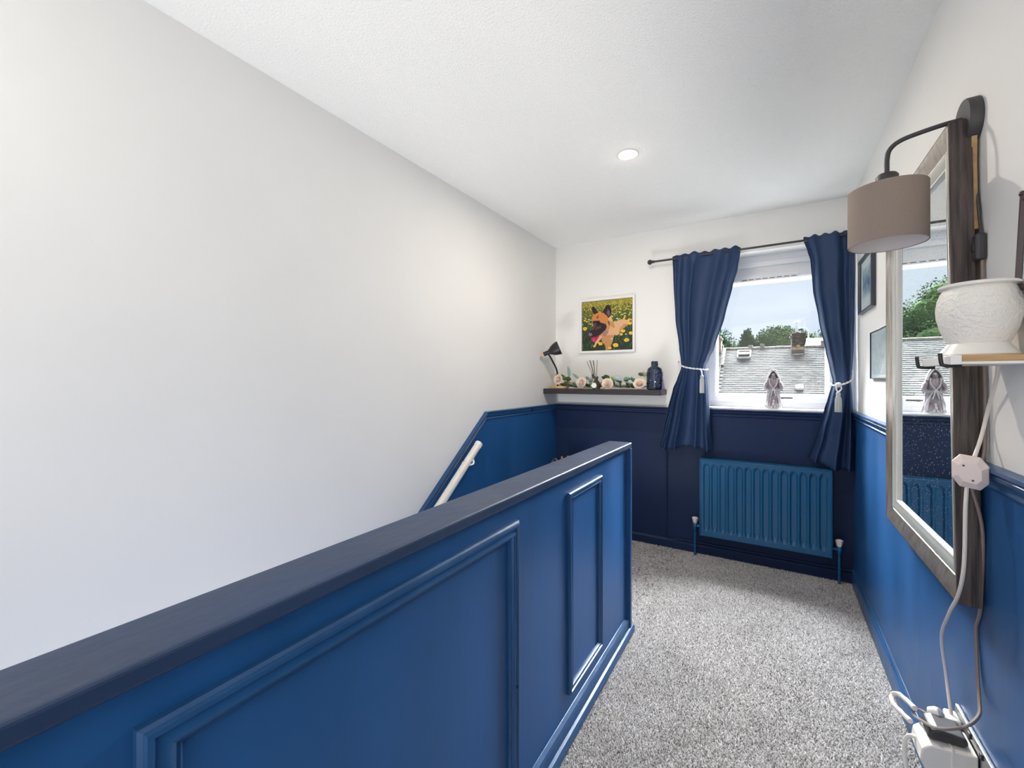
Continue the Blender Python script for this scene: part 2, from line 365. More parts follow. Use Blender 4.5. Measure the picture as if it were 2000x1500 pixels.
# half wall
hw = MB(); hw.box(HX0 + 0.012, HX1 - 0.022, YB, HY - 0.025, ZB, HZ - 0.028)
hw = tag(hw.build('wall_middle', 'blue'), 'navy panelled half wall beside the stairwell', None, None, 'structure')
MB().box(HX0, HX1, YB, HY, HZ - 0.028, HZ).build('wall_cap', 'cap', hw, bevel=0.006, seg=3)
MB().box(HX0, HX1, HY - 0.025, HY, 0.0, HZ - 0.028).build('end_board', 'blue_gloss', hw, bevel=0.003)
face = HX1 - 0.022
mface = lambda a, b, h: (face + h, a, b)
def panel_mould(y0, y1, z0, z1, wdt, dep):
    pr = [(0, 0), (0, dep * 0.55), (wdt * 0.10, dep * 0.72), (wdt * 0.16, dep), (wdt * 0.30, dep), (wdt * 0.36, dep * 0.72), (wdt * 0.5, dep * 0.80),
          (wdt * 0.66, dep * 0.95), (wdt * 0.78, dep * 0.80), (wdt * 0.84, dep * 0.45), (wdt * 0.92, dep * 0.50), (wdt, dep * 0.3), (wdt, 0)]
    MB().frame([(y0, z0), (y1, z0), (y1, z1), (y0, z1)], pr, mface).build('panel_moulding', 'blue_gloss', hw, smooth=True, angle=25)
panel_mould(1.386, 1.722, 0.146, 0.860, 0.030, 0.015)
panel_mould(0.187, 1.034, 0.146, 0.866, 0.046, 0.019)
panel_mould(-1.00, -0.06, 0.146, 0.866, 0.046, 0.019)
sk = MB(); mpy = lambda p, t: (p[0], t, p[1])
sk.prism([(face, 0), (-0.607, 0), (-0.607, 0.070), (-0.610, 0.078), (face, 0.088)], YB, HY - 0.002, mpy)
sk.build('skirting_board', 'blue_gloss', hw, bevel=0.002)
MB().prism([(-0.607, 0), (-0.5926, 0), (-0.5926, 0.026), (-0.597, 0.034), (-0.607, 0.037)], YB, HY + 0.022, mpy).build('floor_bead', 'blue_gloss', hw, bevel=0.0015)
# stairwell face of the half wall is plain

# skirtings and dado rails (profiles)
dprof = [(0, 0), (0.010, 0.002), (0.014, 0.008), (0.010, 0.014), (0.012, 0.022), (0.020, 0.030), (0.022, 0.038), (0.018, 0.043), (0.026, 0.046), (0.026, 0.054), (0.0, 0.056)]
def extrude(prof, f0, f1, name, m='blue_gloss', kind='structure'):
    n = len(prof); o = MB(); vs = [f0(*p) for p in prof] + [f1(*p) for p in prof]
    o.add(vs, [tuple(range(n)), tuple(reversed(range(n, 2 * n)))] + [(i, (i + 1) % n, n + (i + 1) % n, n + i) for i in range(n)])
    o = o.build(name, m, smooth=True, angle=30); o['kind'] = kind; return o
zl = DL - 0.056
extrude(dprof, lambda o, z: (XL + o, YW, zl + z), lambda o, z: (XL + o, 2.28, zl + z), 'trim_1')
extrude(dprof, lambda o, z: (XL + o, 2.28, zl + z), lambda o, z: (XL + o, YB, zl + z - (2.28 - YB) * slope), 'trim_2')
extrude(dprof, lambda o, z: (XL, YW - o, zl + z), lambda o, z: (XR, YW - o, zl + z), 'trim_3', 'blue_shaded')
extrude(dprof, lambda o, z: (XR - o, YW, DR - 0.056 + z), lambda o, z: (XR - o, YB, DR - 0.056 + z), 'trim_4')
sprof = [(0, 0), (0.020, 0), (0.020, 0.072), (0.016, 0.084), (0.010, 0.090), (0.008, 0.102), (0, 0.106)]
s2 = [(0, 0), (0.018, 0), (0.018, 0.055), (0.012, 0.064), (0.006, 0.070), (0, 0.072)]
extrude(sprof, lambda o, z: (XR - o, YW, z), lambda o, z: (XR - o, YB, z), 'baseboard_right')
extrude(s2, lambda o, z: (XL, YW - o, z), lambda o, z: (XR, YW - o, z), 'baseboard_front', 'blue_shaded')
extrude(s2, lambda o, z: (XL + o, YW, z), lambda o, z: (XL + o, 2.16, z), 'baseboard_left')

# carpet pile: individual yarn tufts where the landing carpet shows
def carpet():
    rg = np.random.default_rng(3); regs = [(-0.592, XR - 0.02, 0.62, YW - 0.018), (-1.50, -0.592, 2.22, YW - 0.018)]
    V = []; F = []; Cc = []
    pal = np.array([(0.50, 0.49, 0.49), (0.42, 0.405, 0.40), (0.30, 0.28, 0.275), (0.60, 0.59, 0.60), (0.19, 0.175, 0.175), (0.46, 0.43, 0.40)])
    k = 0
    for ri, (x0, x1, y0, y1) in enumerate(regs):
        sp = 0.0062 if ri == 0 else 0.011
        gx, gy = np.meshgrid(np.arange(x0, x1, sp), np.arange(y0, y1, sp)); n = gx.size
        gx = gx.ravel() + rg.uniform(-.4, .4, n) * sp; gy = gy.ravel() + rg.uniform(-.4, .4, n) * sp
        gx = np.clip(gx, x0 + 0.003, x1 - 0.003); gy = np.clip(gy, y0 + 0.003, y1 - 0.003)
        hgt = rg.uniform(0.004, 0.009, n); a = rg.uniform(0, 6.283, n); r = sp * rg.uniform(0.45, 0.75, n)
        tx = gx + rg.uniform(-1, 1, n) * 0.0035; ty = gy + rg.uniform(-1, 1, n) * 0.0035
        v = np.zeros((n, 5, 3))
        for q in range(4):
            an = a + q * math.pi / 2
            v[:, q, 0] = gx + r * np.cos(an); v[:, q, 1] = gy + r * np.sin(an) * 0.8; v[:, q, 2] = -0.001
        v[:, 4, 0] = tx; v[:, 4, 1] = ty; v[:, 4, 2] = hgt
        idx = (np.arange(n) * 5)[:, None] + k
        f = np.concatenate([idx + np.array([[0, 1, 4]]), idx + np.array([[1, 2, 4]]), idx + np.array([[2, 3, 4]]), idx + np.array([[3, 0, 4]])], 1).reshape(-1, 3)
        ci = pal[rg.choice(6, n, p=[.27, .24, .14, .17, .07, .11])] * rg.uniform(0.85, 1.1, (n, 1))
        br = 1 + 0.09 * np.sin(gx * 5.1 + 2.2 * np.sin(gy * 3.3)) * np.sin(gy * 4.7 + 1.7 * np.sin(gx * 6.1)) + 0.05 * np.sin(gx * 17 + 3 * np.sin(gy * 9))
        ci = ci * br[:, None] * 0.86
        V.append(v.reshape(-1, 3)); F.append(f); Cc.append(np.repeat(ci, 5, 0)); k += n * 5
    V = np.concatenate(V); F = np.concatenate(F); Cc = np.concatenate(Cc)
    me = D.meshes.new('carpet_pile'); me.vertices.add(len(V)); me.vertices.foreach_set('co', V.ravel())
    me.loops.add(F.size); me.loops.foreach_set('vertex_index', F.ravel()); me.polygons.add(len(F))
    me.polygons.foreach_set('loop_start', np.arange(0, F.size, 3)); me.update(calc_edges=True)
    ca = me.color_attributes.new('Col', 'FLOAT_COLOR', 'POINT')
    ca.data.foreach_set('color', np.concatenate([Cc, np.ones((len(Cc), 1))], 1).astype('f4').ravel())
    me.materials.append(M['tuft']); o = D.objects.new('carpet_pile', me); C.objects.link(o); o.parent = fl
    o['kind'] = 'stuff'
carpet()

# ------------------------------------------------------------------ window
win = tag(empty('window_1', (0, YW + 0.15, WZ0)), **st)
def mpw(y): return lambda a, b, h: (a, y - h, b)
Yf = YW + 0.205
oc = [(WX0, WZ0 + 0.008), (WX1, WZ0 + 0.008), (WX1, WZ1), (WX0, WZ1)]
MB().frame(oc, [(0, -0.03), (0, 0.060), (0.040, 0.060), (0.046, 0.054), (0.050, 0.045), (0.050, -0.03)], mpw(Yf), True).build('outer_frame', 'upvc', win, bevel=0.002)
zs0, zs1 = WZ0 + 0.046, 1.985
ic = [(WX0 + 0.038, zs0), (WX1 - 0.038, zs0), (WX1 - 0.038, zs1 + 0.02), (WX0 + 0.038, zs1 + 0.02)]
MB().frame(ic, [(0, 0.0), (0, 0.078), (0.036, 0.078), (0.046, 0.070), (0.056, 0.046), (0.056, 0.0)], mpw(Yf), True).build('sash_frame', 'upvc', win, bevel=0.002)
# head infill above the sash and the trickle vent
MB().box(WX0 + 0.035, WX1 - 0.035, Yf - 0.045, Yf + 0.02, zs1 + 0.018, WZ1 - 0.02).build('head_panel', 'upvc', win, bevel=0.004)
MB().box(WX0 + 0.035, WX1 - 0.035, Yf - 0.072, Yf - 0.04, 2.060, 2.100).build('head_bead', 'upvc', win, bevel=0.006)
tv = MB().box(-0.20, 0.145, Yf - 0.097, Yf - 0.0781, 1.955, 1.990).build('trickle_vent', 'upvc', win, bevel=0.004)
for k in range(8):
    x = -0.19 + k * 0.042
    MB().box(x, x + 0.030, Yf - 0.0985, Yf - 0.0965, 1.966, 1.970).build('vent_slot', 'charcoal', tv)
MB().box(WX0 + 0.08, WX1 - 0.08, Yf - 0.030, Yf - 0.024, zs0 + 0.045, zs1 - 0.02).build('pane', 'glass', win)
hd = MB().box(0.034, 0.112, Yf - 0.110, Yf - 0.094, 1.131, 1.142); hd.box(0.044, 0.060, Yf - 0.096, Yf - 0.078, 1.128, 1.145)
hd.build('handle', 'black', win, bevel=0.002)
sill = MB().box(WX0, WX1, YW - 0.012, Yf - 0.055, WZ0 - 0.004, WZ0 + 0.008).build('window_sill', 'upvc', win, bevel=0.002)

# ------------------------------------------------------------------ radiator
rx0, rx1, rz0, rz1, ry = -0.446, 0.312, 0.160, 0.704, 3.255
rad = empty('radiator', ((rx0 + rx1) / 2, YW - 0.05, rz0), 'blue painted ribbed panel radiator on the wall under the window', 'radiator')
NF = 14
def radface():
    nx, nz = NF * 16 + 8, 40; m = MB(); vs = []
    mg = 0.022
    for j in range(nz + 1):
        # denser rows near both ends of the channels
        t = j / nz; tz = 0.5 - 0.5 * math.cos(math.pi * t); z = rz0 + 0.004 + (rz1 - rz0 - 0.008) * tz
        for i in range(nx + 1):
            x = rx0 + 0.004 + (rx1 - rx0 - 0.008) * i / nx
            u = (x - rx0 - mg) / (rx1 - rx0 - 2 * mg) * NF; d = 0
            if 0 < u < NF:
                fu = abs((u % 1) - 0.5) * 2            # 0 at the middle of a channel
                half = (rx1 - rx0 - 2 * mg) / NF / 2
                e0, e1 = rz0 + 0.050, rz1 - 0.040
                rr = half * 0.72
                dz = max(0, e0 + rr - z, z - (e1 - rr)); dist = math.hypot(fu * half, dz) / rr
                d = max(0, min(1, (1.12 - dist) / 0.32)); d = d * d * (3 - 2 * d)
            # recessed channel with a raised flat core
            vs.append((x, ry + 0.010 * d, z))
    fs = [(j * (nx + 1) + i, j * (nx + 1) + i + 1, (j + 1) * (nx + 1) + i + 1, (j + 1) * (nx + 1) + i) for j in range(nz) for i in range(nx)]
    return m.add(vs, fs).build('front_panel', 'rad', rad, smooth=True, angle=70)
radface()
MB().frame([(rx0, rz0), (rx1, rz0), (rx1, rz1), (rx0, rz1)], [(0, 0.0), (0, 0.055), (0.003, 0.060), (0.008, 0.061), (0.010, 0.058)], lambda a, b, h: (a, ry + 0.058 - h, b)).build('rim', 'rad', rad, smooth=True)
MB().box(rx0 + 0.004, rx1 - 0.004, ry + 0.058, ry + 0.062, rz0 + 0.01, rz1 - 0.01).build('back_panel', 'rad', rad)
for bx in (rx0 + 0.12, rx1 - 0.12): MB().box(bx - 0.015, bx + 0.015, ry + 0.06, YW - 0.0062, 0.3, 0.62).build('bracket', 'rad', rad)
for px, s in ((rx0 - 0.032, 1), (rx1 + 0.034, -1)):
    py = ry + 0.03
    MB().tube([(px, py, 0.004), (px, py, 0.20)], 0.0075, 12).build('pipe', 'rad', rad, smooth=True)
    vb = MB().lathe([(0.010, 0.185), (0.013, 0.19), (0.013, 0.205), (0.016, 0.208), (0.016, 0.228), (0.011, 0.234)], (px, py, 0), 16)
    vb.tube([(px, py, 0.215), (px + s * 0.040, py, 0.215)], 0.010, 12)
    vb = vb.build('valve', 'rad', rad, smooth=True)
    MB().lathe([(0.012, 0.234), (0.014, 0.240), (0.019, 0.262), (0.020, 0.272), (0.013, 0.276)], (px, py, 0), 12, fn=lambda a, z: 1 + 0.05 * math.cos(6 * a)).build('valve_cap', 'offwhite', vb, smooth=True)
tag(MB().tube([(-0.62, YW - 0.022, 0.082), (-0.50, YW - 0.022, 0.083), (0.0, YW - 0.022, 0.081), (0.425, YW - 0.022, 0.082)], 0.0055, 8).build('heating_pipe', 'blue_shaded', at=(-0.62, YW - 0.022, 0.08), smooth=True),
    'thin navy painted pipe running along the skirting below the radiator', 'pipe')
tag(MB().tube(catmull([(-0.679, YW - 0.013, 0.72), (-0.679, YW - 0.013, 0.30), (-0.682, YW - 0.013, 0.10), (-0.672, YW - 0.024, 0.078), (-0.64, YW - 0.026, 0.075), (-0.605, YW - 0.024, 0.088)], 5), 0.0028, 6).build('wall_cable', 'blue_shaded', at=(-0.679, YW - 0.013, 0.1), smooth=True),
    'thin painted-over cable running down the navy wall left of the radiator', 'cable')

# ------------------------------------------------------------------ curtains
RY, RZ = 3.272, 2.143
rod = empty('curtain_rod', (-0.79, RY, RZ), 'black metal curtain rod with a ball end above the window', 'curtain rod')
MB().tube([(-0.775, RY, RZ), (XR - 0.004, RY, RZ)], 0.0075, 12).build('rod', 'black', rod, smooth=True)
MB().ball((-0.792, RY, RZ), 0.0185, 16, 10).tube([(-0.778, RY, RZ), (-0.760, RY, RZ)], 0.011, 12).build('finial', 'black', rod, smooth=True)
for bx in (-0.60, 0.41):
    MB().tube([(bx, RY, RZ), (bx, YW - 0.004, RZ)], 0.005, 8).lathe([(0.018, -0.002), (0.018, 0.002)], (bx, YW - 0.002, RZ), 12, Matrix.Rotation(R(90), 4, 'X')).build('wall_bracket', 'black', rod, smooth=True)

def interp(T, z, k):
    T = sorted(T)
    if z <= T[0][0]: return T[0][k]
    for a, b in zip(T, T[1:]):
        if z <= b[0]:
            t = (z - a[0]) / (b[0] - a[0]); t = t * t * (3 - 2 * t) * 0.4 + t * 0.6; return a[k] + (b[k] - a[k]) * t
    return T[-1][k]
LC = [(2.145, -0.631, -0.19), (2.02, -0.627, -0.208), (1.914, -0.624, -0.236), (1.70, -0.613, -0.286), (1.483, -0.585, -0.353), (1.41, -0.574, -0.385), (1.352, -0.569, -0.410), (1.265, -0.598, -0.397), (1.192, -0.627, -0.390), (1.046, -0.663, -0.385), (0.898, -0.695, -0.375), (0.765, -0.727, -0.362)]
RC = [(2.145, 0.164, 0.420), (2.08, 0.185, 0.420), (2.017, 0.201, 0.420), (1.828, 0.214, 0.420), (1.639, 0.243, 0.418), (1.452, 0.276, 0.415), (1.328, 0.299, 0.408), (1.25, 0.314, 0.402), (1.14, 0.289, 0.408), (1.079, 0.273, 0.412), (0.921, 0.232, 0.415), (0.735, 0.182, 0.418)]
def curtain(T, tie_z, nf, seed, zb, label, group, sag=0.0, flip=1):
    root = empty('curtain', ((T[0][1] + T[0][2]) / 2, RY, 0.75), label, 'curtain', group)
    rg = random.Random(seed); nu, nv = nf * 20, 70
    ph = [rg.uniform(-0.9, 0.9) for _ in range(6)]; am = [rg.uniform(0.65, 1.3) for _ in range(nf + 2)]
    ztop_ = RZ + 0.022
    def pt(u, v):
        zb_ = zb(u) if callable(zb) else zb
        z = ztop_ + (zb_ - ztop_) * v
        xl, xr = interp(T, z, 1), interp(T, z, 2); wd = xr - xl
        dt = abs(z - tie_z); pinch = math.exp(-(dt / 0.16) ** 2)
        amp = 0.021 * (1 - 0.45 * pinch) + 0.014 * max(0, (tie_z - z)) / 0.5
        head = max(0, 1 - (ztop_ - z) / 0.10)
        amp = amp * (1 - head) + 0.016 * head
        warp = u + 0.06 * math.sin(2 * math.pi * u * 1.1 + ph[0]) + 0.02 * math.sin(5 * z + ph[1])
        kk = min(nf - 0.001, max(0, warp * nf)); ki = int(kk); k = am[ki] * (1 - kk + ki) + am[ki + 1] * (kk - ki)
        c = math.cos(2 * math.pi * nf * warp + ph[2]); s_ = math.sin(2 * math.pi * nf * warp + ph[2])
        f = c * 0.75 + 0.35 * math.cos(2 * math.pi * nf * 0.47 * warp + ph[4])
        x = xl + wd * u + s_ * 0.010 * k * (1 - head) * math.sin(math.pi * u) * (wd / 0.35)
        x = min(max(x, xl), xr)
        bulge = -0.030 * math.sin(math.pi * u) * pinch - 0.012 * math.sin(math.pi * u)
        y = RY + f * amp * k + bulge + 0.003 * math.sin(25 * z + 8 * u)
        y = min(y, YW - 0.028)
        zz = z + head * 0.006 * math.sin(2 * math.pi * nf * 1.7 * u + ph[3])
        if head > 0.3: y = min(max(y, RY - 0.026), RY + 0.03); 
        if v > 0.96: zz += 0.004 * c
        return (x, y, zz)
    m = MB(); vs = [pt(i / nu, j / nv) for j in range(nv + 1) for i in range(nu + 1)]
    fs = [(j * (nu + 1) + i, j * (nu + 1) + i + 1, (j + 1) * (nu + 1) + i + 1, (j + 1) * (nu + 1) + i) for j in range(nv) for i in range(nu)]
    m.add(vs, fs).build('fabric_panel', 'curtain', root, smooth=True, angle=80, solid=0.002)
    # stitched hem line near the bottom
    hb = MB(); pts = []
    for i in range(nu + 1):
        p = Vector(pt(i / nu, 0.895)); pts.append(p + Vector((0, -0.0022, 0)))
    hb.tube(pts, 0.0012, 5).build('hem_stitching', 'curtain', root, smooth=True)
    return root, pt
cl, ptL = curtain(LC, 1.352, 4, 4, lambda u: 0.752 + 0.022 * u - 0.014 * math.sin(2.6 * math.pi * u), 'navy curtain tied back at the left side of the window, wall showing on its left', 'navy tie-back curtains')
cr, ptR = curtain(RC, 1.25, 3, 9, lambda u: 0.760 - 0.055 * min(1, u * 1.6), 'navy curtain tied back in the corner between window and right wall', 'navy tie-back curtains')

def rope_tassel(root, top, L, r=0.013):
    x, y, z = top
    t = MB(); t.lathe([(0.004, 0), (0.010, -0.004), (0.012, -0.014), (0.009, -0.022), (0.0125, -0.030), (r, -0.045), (r * 1.08, -L), (r * 0.6, -L)], (x, y, z), 28,
                      fn=lambda a, zz: 1 + (0.10 * math.cos(14 * a) if zz < -0.025 else 0.03 * math.cos(8 * a)))
    return t.build('tassel', 'tassel', root, smooth=True)
def cord(root, pts, r=0.0042):
    base = catmull(pts, 8)
    for s in (0, math.pi):
        pp = []
        for i, p in enumerate(base):
            a = i * 0.9 + s; pp.append(p + Vector((0, math.cos(a) * r * 0.75, math.sin(a) * r * 0.75)))
        MB().tube(pp, r * 0.8, 7).build('cord_strand', 'rope', root, smooth=True)
tb = empty('curtain_tieback', (-0.42, 3.19, 1.32), 'silvery rope tieback with a tassel round the left curtain', 'curtain tieback', 'silver rope curtain tiebacks')
cord(tb, [(-0.60, 3.335, 1.385), (-0.590, 3.27, 1.383), (-0.575, 3.212, 1.372), (-0.535, 3.196, 1.350), (-0.480, 3.190, 1.338), (-0.430, 3.192, 1.332), (-0.400, 3.215, 1.328), (-0.390, 3.265, 1.332)])
MB().tube(catmull([(-0.430, 3.189, 1.332), (-0.421, 3.180, 1.315), (-0.418, 3.176, 1.292)], 6), 0.0048, 8).build('tassel_loop', 'rope', tb, smooth=True)
rope_tassel(tb, (-0.418, 3.176, 1.293), 0.125)
tb2 = empty('curtain_tieback', (0.33, 3.19, 1.23), 'silvery rope tieback with a knotted tassel round the curtain in the right corner', 'curtain tieback', 'silver rope curtain tiebacks')
cord(tb2, [(0.404, 3.325, 1.350), (0.412, 3.275, 1.300), (0.400, 3.215, 1.262), (0.370, 3.200, 1.240), (0.335, 3.190, 1.228), (0.310, 3.210, 1.225), (0.297, 3.260, 1.235)])
MB().lathe([(0.008, 0.014), (0.014, 0.008), (0.015, -0.006), (0.010, -0.014)], (0.332, 3.183, 1.229), 16, Matrix.Rotation(R(80), 4, 'Y')).build('knot', 'rope', tb2, smooth=True)
for s in (-1, 1): MB().tube(catmull([(0.332 + s * 0.010, 3.180, 1.222), (0.332 + s * 0.012, 3.176, 1.204), (0.330 + s * 0.002, 3.172, 1.186)], 6), 0.0042, 8).build('tassel_loop', 'rope', tb2, smooth=True)
rope_tassel(tb2, (0.329, 3.170, 1.186), 0.118, 0.0155)
hk = MB().tube(catmull([(0.404, YW - 0.001, 1.372), (0.404, 3.325, 1.372), (0.404, 3.315, 1.362), (0.404, 3.318, 1.350), (0.404, 3.330, 1.346)], 5), 0.003, 8)
tag(hk.build('curtain_hook', 'lightwood', at=(0.404, YW, 1.372), smooth=True), 'small brass hook on the wall holding the right-hand tieback', 'hook', 'brass tieback hooks')
hk = MB().tube(catmull([(-0.60, YW - 0.001, 1.395), (-0.60, 3.335, 1.395), (-0.60, 3.325, 1.386), (-0.60, 3.330, 1.376), (-0.60, 3.340, 1.374)], 5), 0.003, 8)
tag(hk.build('curtain_hook', 'lightwood', at=(-0.60, YW, 1.39), smooth=True), 'small brass hook hidden behind the left curtain', 'hook', 'brass tieback hooks')

# ------------------------------------------------------------------ hooded figurine on the sill
fg = empty('figurine', (0.0, 3.40, WZ0 + 0.008), 'small grey hooded robed figurine standing on the window sill', 'figurine')
fx, fy, fz = 0.0, 3.395, WZ0 + 0.008
def robe(a, z):
    t = z / 0.19
    k = 1 + 0.07 * math.sin(9 * a + 3 * t) + 0.05 * math.sin(15 * a - 5 * t)
    return k * (1.0 if abs(math.sin(a)) > 0.5 else 1.05)
S = Matrix.Diagonal((1, 0.72, 1, 1))
MB().lathe([(0.047, 0.0), (0.048, 0.010), (0.042, 0.04), (0.038, 0.08), (0.034, 0.12), (0.032, 0.15), (0.036, 0.175), (0.031, 0.195), (0.020, 0.21)], (fx, fy, fz), 64, S, fn=robe).build('robe', 'stone', fg, smooth=True, angle=60)
for s in (-1, 1):
    MB().tube(catmull([(fx + s * 0.026, fy, fz + 0.192), (fx + s * 0.040, fy - 0.006, fz + 0.165), (fx + s * 0.046, fy - 0.016, fz + 0.140), (fx + s * 0.030, fy - 0.030, fz + 0.128), (fx + s * 0.010, fy - 0.036, fz + 0.132)], 5),
              [0.012 + 0.004 * math.sin(i * 0.3) for i in range(21)], 12, flat=0.8).build('sleeve', 'stone', fg, smooth=True)
    for q in range(4):
        MB().tube(catmull([(fx + s * (0.012 + 0.004 * q), fy - 0.030, fz + 0.125 - 0.008 * q), (fx + s * (0.026 + 0.005 * q), fy - 0.026, fz + 0.085 - 0.01 * q), (fx + s * (0.034 + 0.003 * q), fy - 0.022 + 0.004 * q, fz + 0.02)], 6), 0.0030, 6).build('robe_fold', 'stone_light', fg, smooth=True)
    MB().add([(fx + s * 0.036, fy, fz + 0.160), (fx + s * 0.060, fy - 0.006, fz + 0.136), (fx + s * 0.050, fy - 0.010, fz + 0.118), (fx + s * 0.036, fy + 0.004, fz + 0.125), (fx + s * 0.038, fy + 0.012, fz + 0.135)],
             [(0, 1, 2), (0, 2, 3), (0, 1, 4), (1, 2, 4), (2, 3, 4), (3, 0, 4)]).build('sleeve_cuff', 'stone', fg, smooth=False, bevel=0.002)
    MB().tube(catmull([(fx + s * 0.022, fy - 0.026, fz + 0.206), (fx + s * 0.020, fy - 0.033, fz + 0.170), (fx - s * 0.002, fy - 0.037, fz + 0.130), (fx - s * 0.014, fy - 0.034, fz + 0.085)], 6), 0.0032, 6).build('robe_edge', 'stone_light', fg, smooth=True)
hood = MB(); vs = []; nu, nv = 28, 10
for j in range(nv + 1):
    t = j / nv
    for i in range(nu + 1):
        a = -R(235) / 2 + R(235) * i / nu          # open towards the room (-y)
        rr = (0.034 * math.cos(t * math.pi / 2 * 0.98) ** 0.62 + 0.0006) * (1 + 0.10 * (1 - t) * abs(a) / 2)
        z = 0.190 + 0.078 * t
        vs.append((fx + rr * math.sin(a), fy - 0.004 + rr * math.cos(a) * 0.95 - 0.014 * t * (abs(a) > 1.6), fz + z))
hood.add(vs, [(j * (nu + 1) + i, j * (nu + 1) + i + 1, (j + 1) * (nu + 1) + i + 1, (j + 1) * (nu + 1) + i) for j in range(nv) for i in range(nu)])
hood.build('hood', 'stone', fg, smooth=True, angle=80, solid=0.004)
MB().tube(catmull([(fx - 0.031, fy - 0.020, fz + 0.192), (fx - 0.026, fy - 0.028, fz + 0.222), (fx, fy - 0.024, fz + 0.258), (fx + 0.026, fy - 0.028, fz + 0.222), (fx + 0.031, fy - 0.020, fz + 0.192)], 7), 0.004, 8).build('hood_rim', 'stone_light', fg, smooth=True)
hdm = MB().ball((fx, fy - 0.010, fz + 0.218), 0.0185, 20, 14, (0.86, 0.9, 1.15))
hdm.ball((fx, fy - 0.028, fz + 0.214), 0.0038, 8, 6, (0.8, 1, 1.4)); hdm.ball((fx, fy - 0.0235, fz + 0.203), 0.0045, 8, 6, (1.4, 0.7, 0.7))
hdm = hdm.build('face', 'stone', fg, smooth=True)
for s in (-1, 1): MB().ball((fx + s * 0.0065, fy - 0.0255, fz + 0.221), 0.0034, 8, 6, (1.2, 0.6, 0.9)).build('eye_socket', 'stone_dark', hdm, smooth=True)
hands = MB()
for s in (-1, 1):
    hands.ball((fx + s * 0.006, fy - 0.039, fz + 0.128), 0.0065, 10, 8, (0.9, 0.7, 1.2))
hands.build('hands', 'stone_light', fg, smooth=True)
cb = MB()
for (dx, dz, r) in ((0.0, 0.030, 0.010), (-0.008, 0.010, 0.009), (0.009, 0.012, 0.010), (0.002, 0.050, 0.0075), (-0.014, 0.006, 0.006), (0.020, 0.006, 0.006)): cb.ball((fx + dx, fy - 0.036, fz + dz + 0.002), r, 10, 8, (0.8, 0.7, 1.2))
cb.build('crouched_creature', 'stone_light', fg, smooth=True)
MB().lathe([(0.052, 0), (0.052, 0.006), (0.048, 0.008)], (fx, fy - 0.002, fz), 24, S).build('base', 'stone_light', fg, smooth=True)

# ------------------------------------------------------------------ shelf and what stands on it
SZ, SY0 = 1.186, 3.11
tag(MB().box(XL + 0.001, -0.687, SY0, YW - 0.001, SZ - 0.040, SZ).build('floating_shelf', 'shelf', at=(-1.15, 3.23, SZ - 0.04), bevel=0.001), 'dark brown floating shelf between the corner and the left curtain', 'shelf')

# desk lamp
dl = empty('desk_lamp', (-1.505, 3.21, SZ), 'small black desk lamp with a wooden base at the corner end of the shelf', 'lamp')
MB().lathe([(0.072, 0.0), (0.075, 0.003), (0.075, 0.016), (0.072, 0.020), (0.01, 0.021)], (-1.517, 3.225, SZ), 40).build('base', 'lightwood', dl, smooth=True)
MB().tube(catmull([(-1.535, 3.225, SZ + 0.018), (-1.530, 3.215, 1.29), (-1.528, 3.19, 1.345), (-1.533, 3.14, 1.400), (-1.538, 3.10, 1.440), (-1.540, 3.065, 1.466)], 6), 0.0072, 12).build('gooseneck_stem', 'black', dl, smooth=True)
ax = Vector((0.86, 0.36, 0.40)).normalized()
rot = ax.to_track_quat('Z', 'Y').to_matrix().to_4x4(); cst = Vector((-1.572, 3.045, 1.462))
MB().lathe([(0.016, 0.0), (0.0175, 0.012), (0.0175, 0.046), (0.024, 0.055), (0.038, 0.075), (0.048, 0.098), (0.054, 0.124), (0.056, 0.137), (0.0545, 0.137), (0.050, 0.115), (0.036, 0.078), (0.015, 0.056)], cst, 40, rot, cap1=False).build('shade', 'black', dl, smooth=True)
MB().lathe([(0.003, -0.018), (0.012, -0.016), (0.0165, -0.008), (0.016, 0.0)], cst, 24, rot).build('wooden_end_cap', 'lightwood', dl, smooth=True)
bl = MB(); bl.ball(tuple(cst + ax * 0.10), 0.026, 16, 10); bl.build('bulb', 'white', dl, smooth=True)
MB().tube(catmull([(-1.565, 3.29, SZ + 0.02), (-1.548, 3.20, 1.26), (-1.528, 3.18, 1.297), (-1.510, 3.18, 1.303), (-1.500, 3.185, 1.290), (-1.505, 3.20, 1.265), (-1.54, 3.26, 1.235), (-1.560, 3.325, SZ + 0.004)], 6), 0.0022, 6).build('power_cord', 'black', dl, smooth=True)

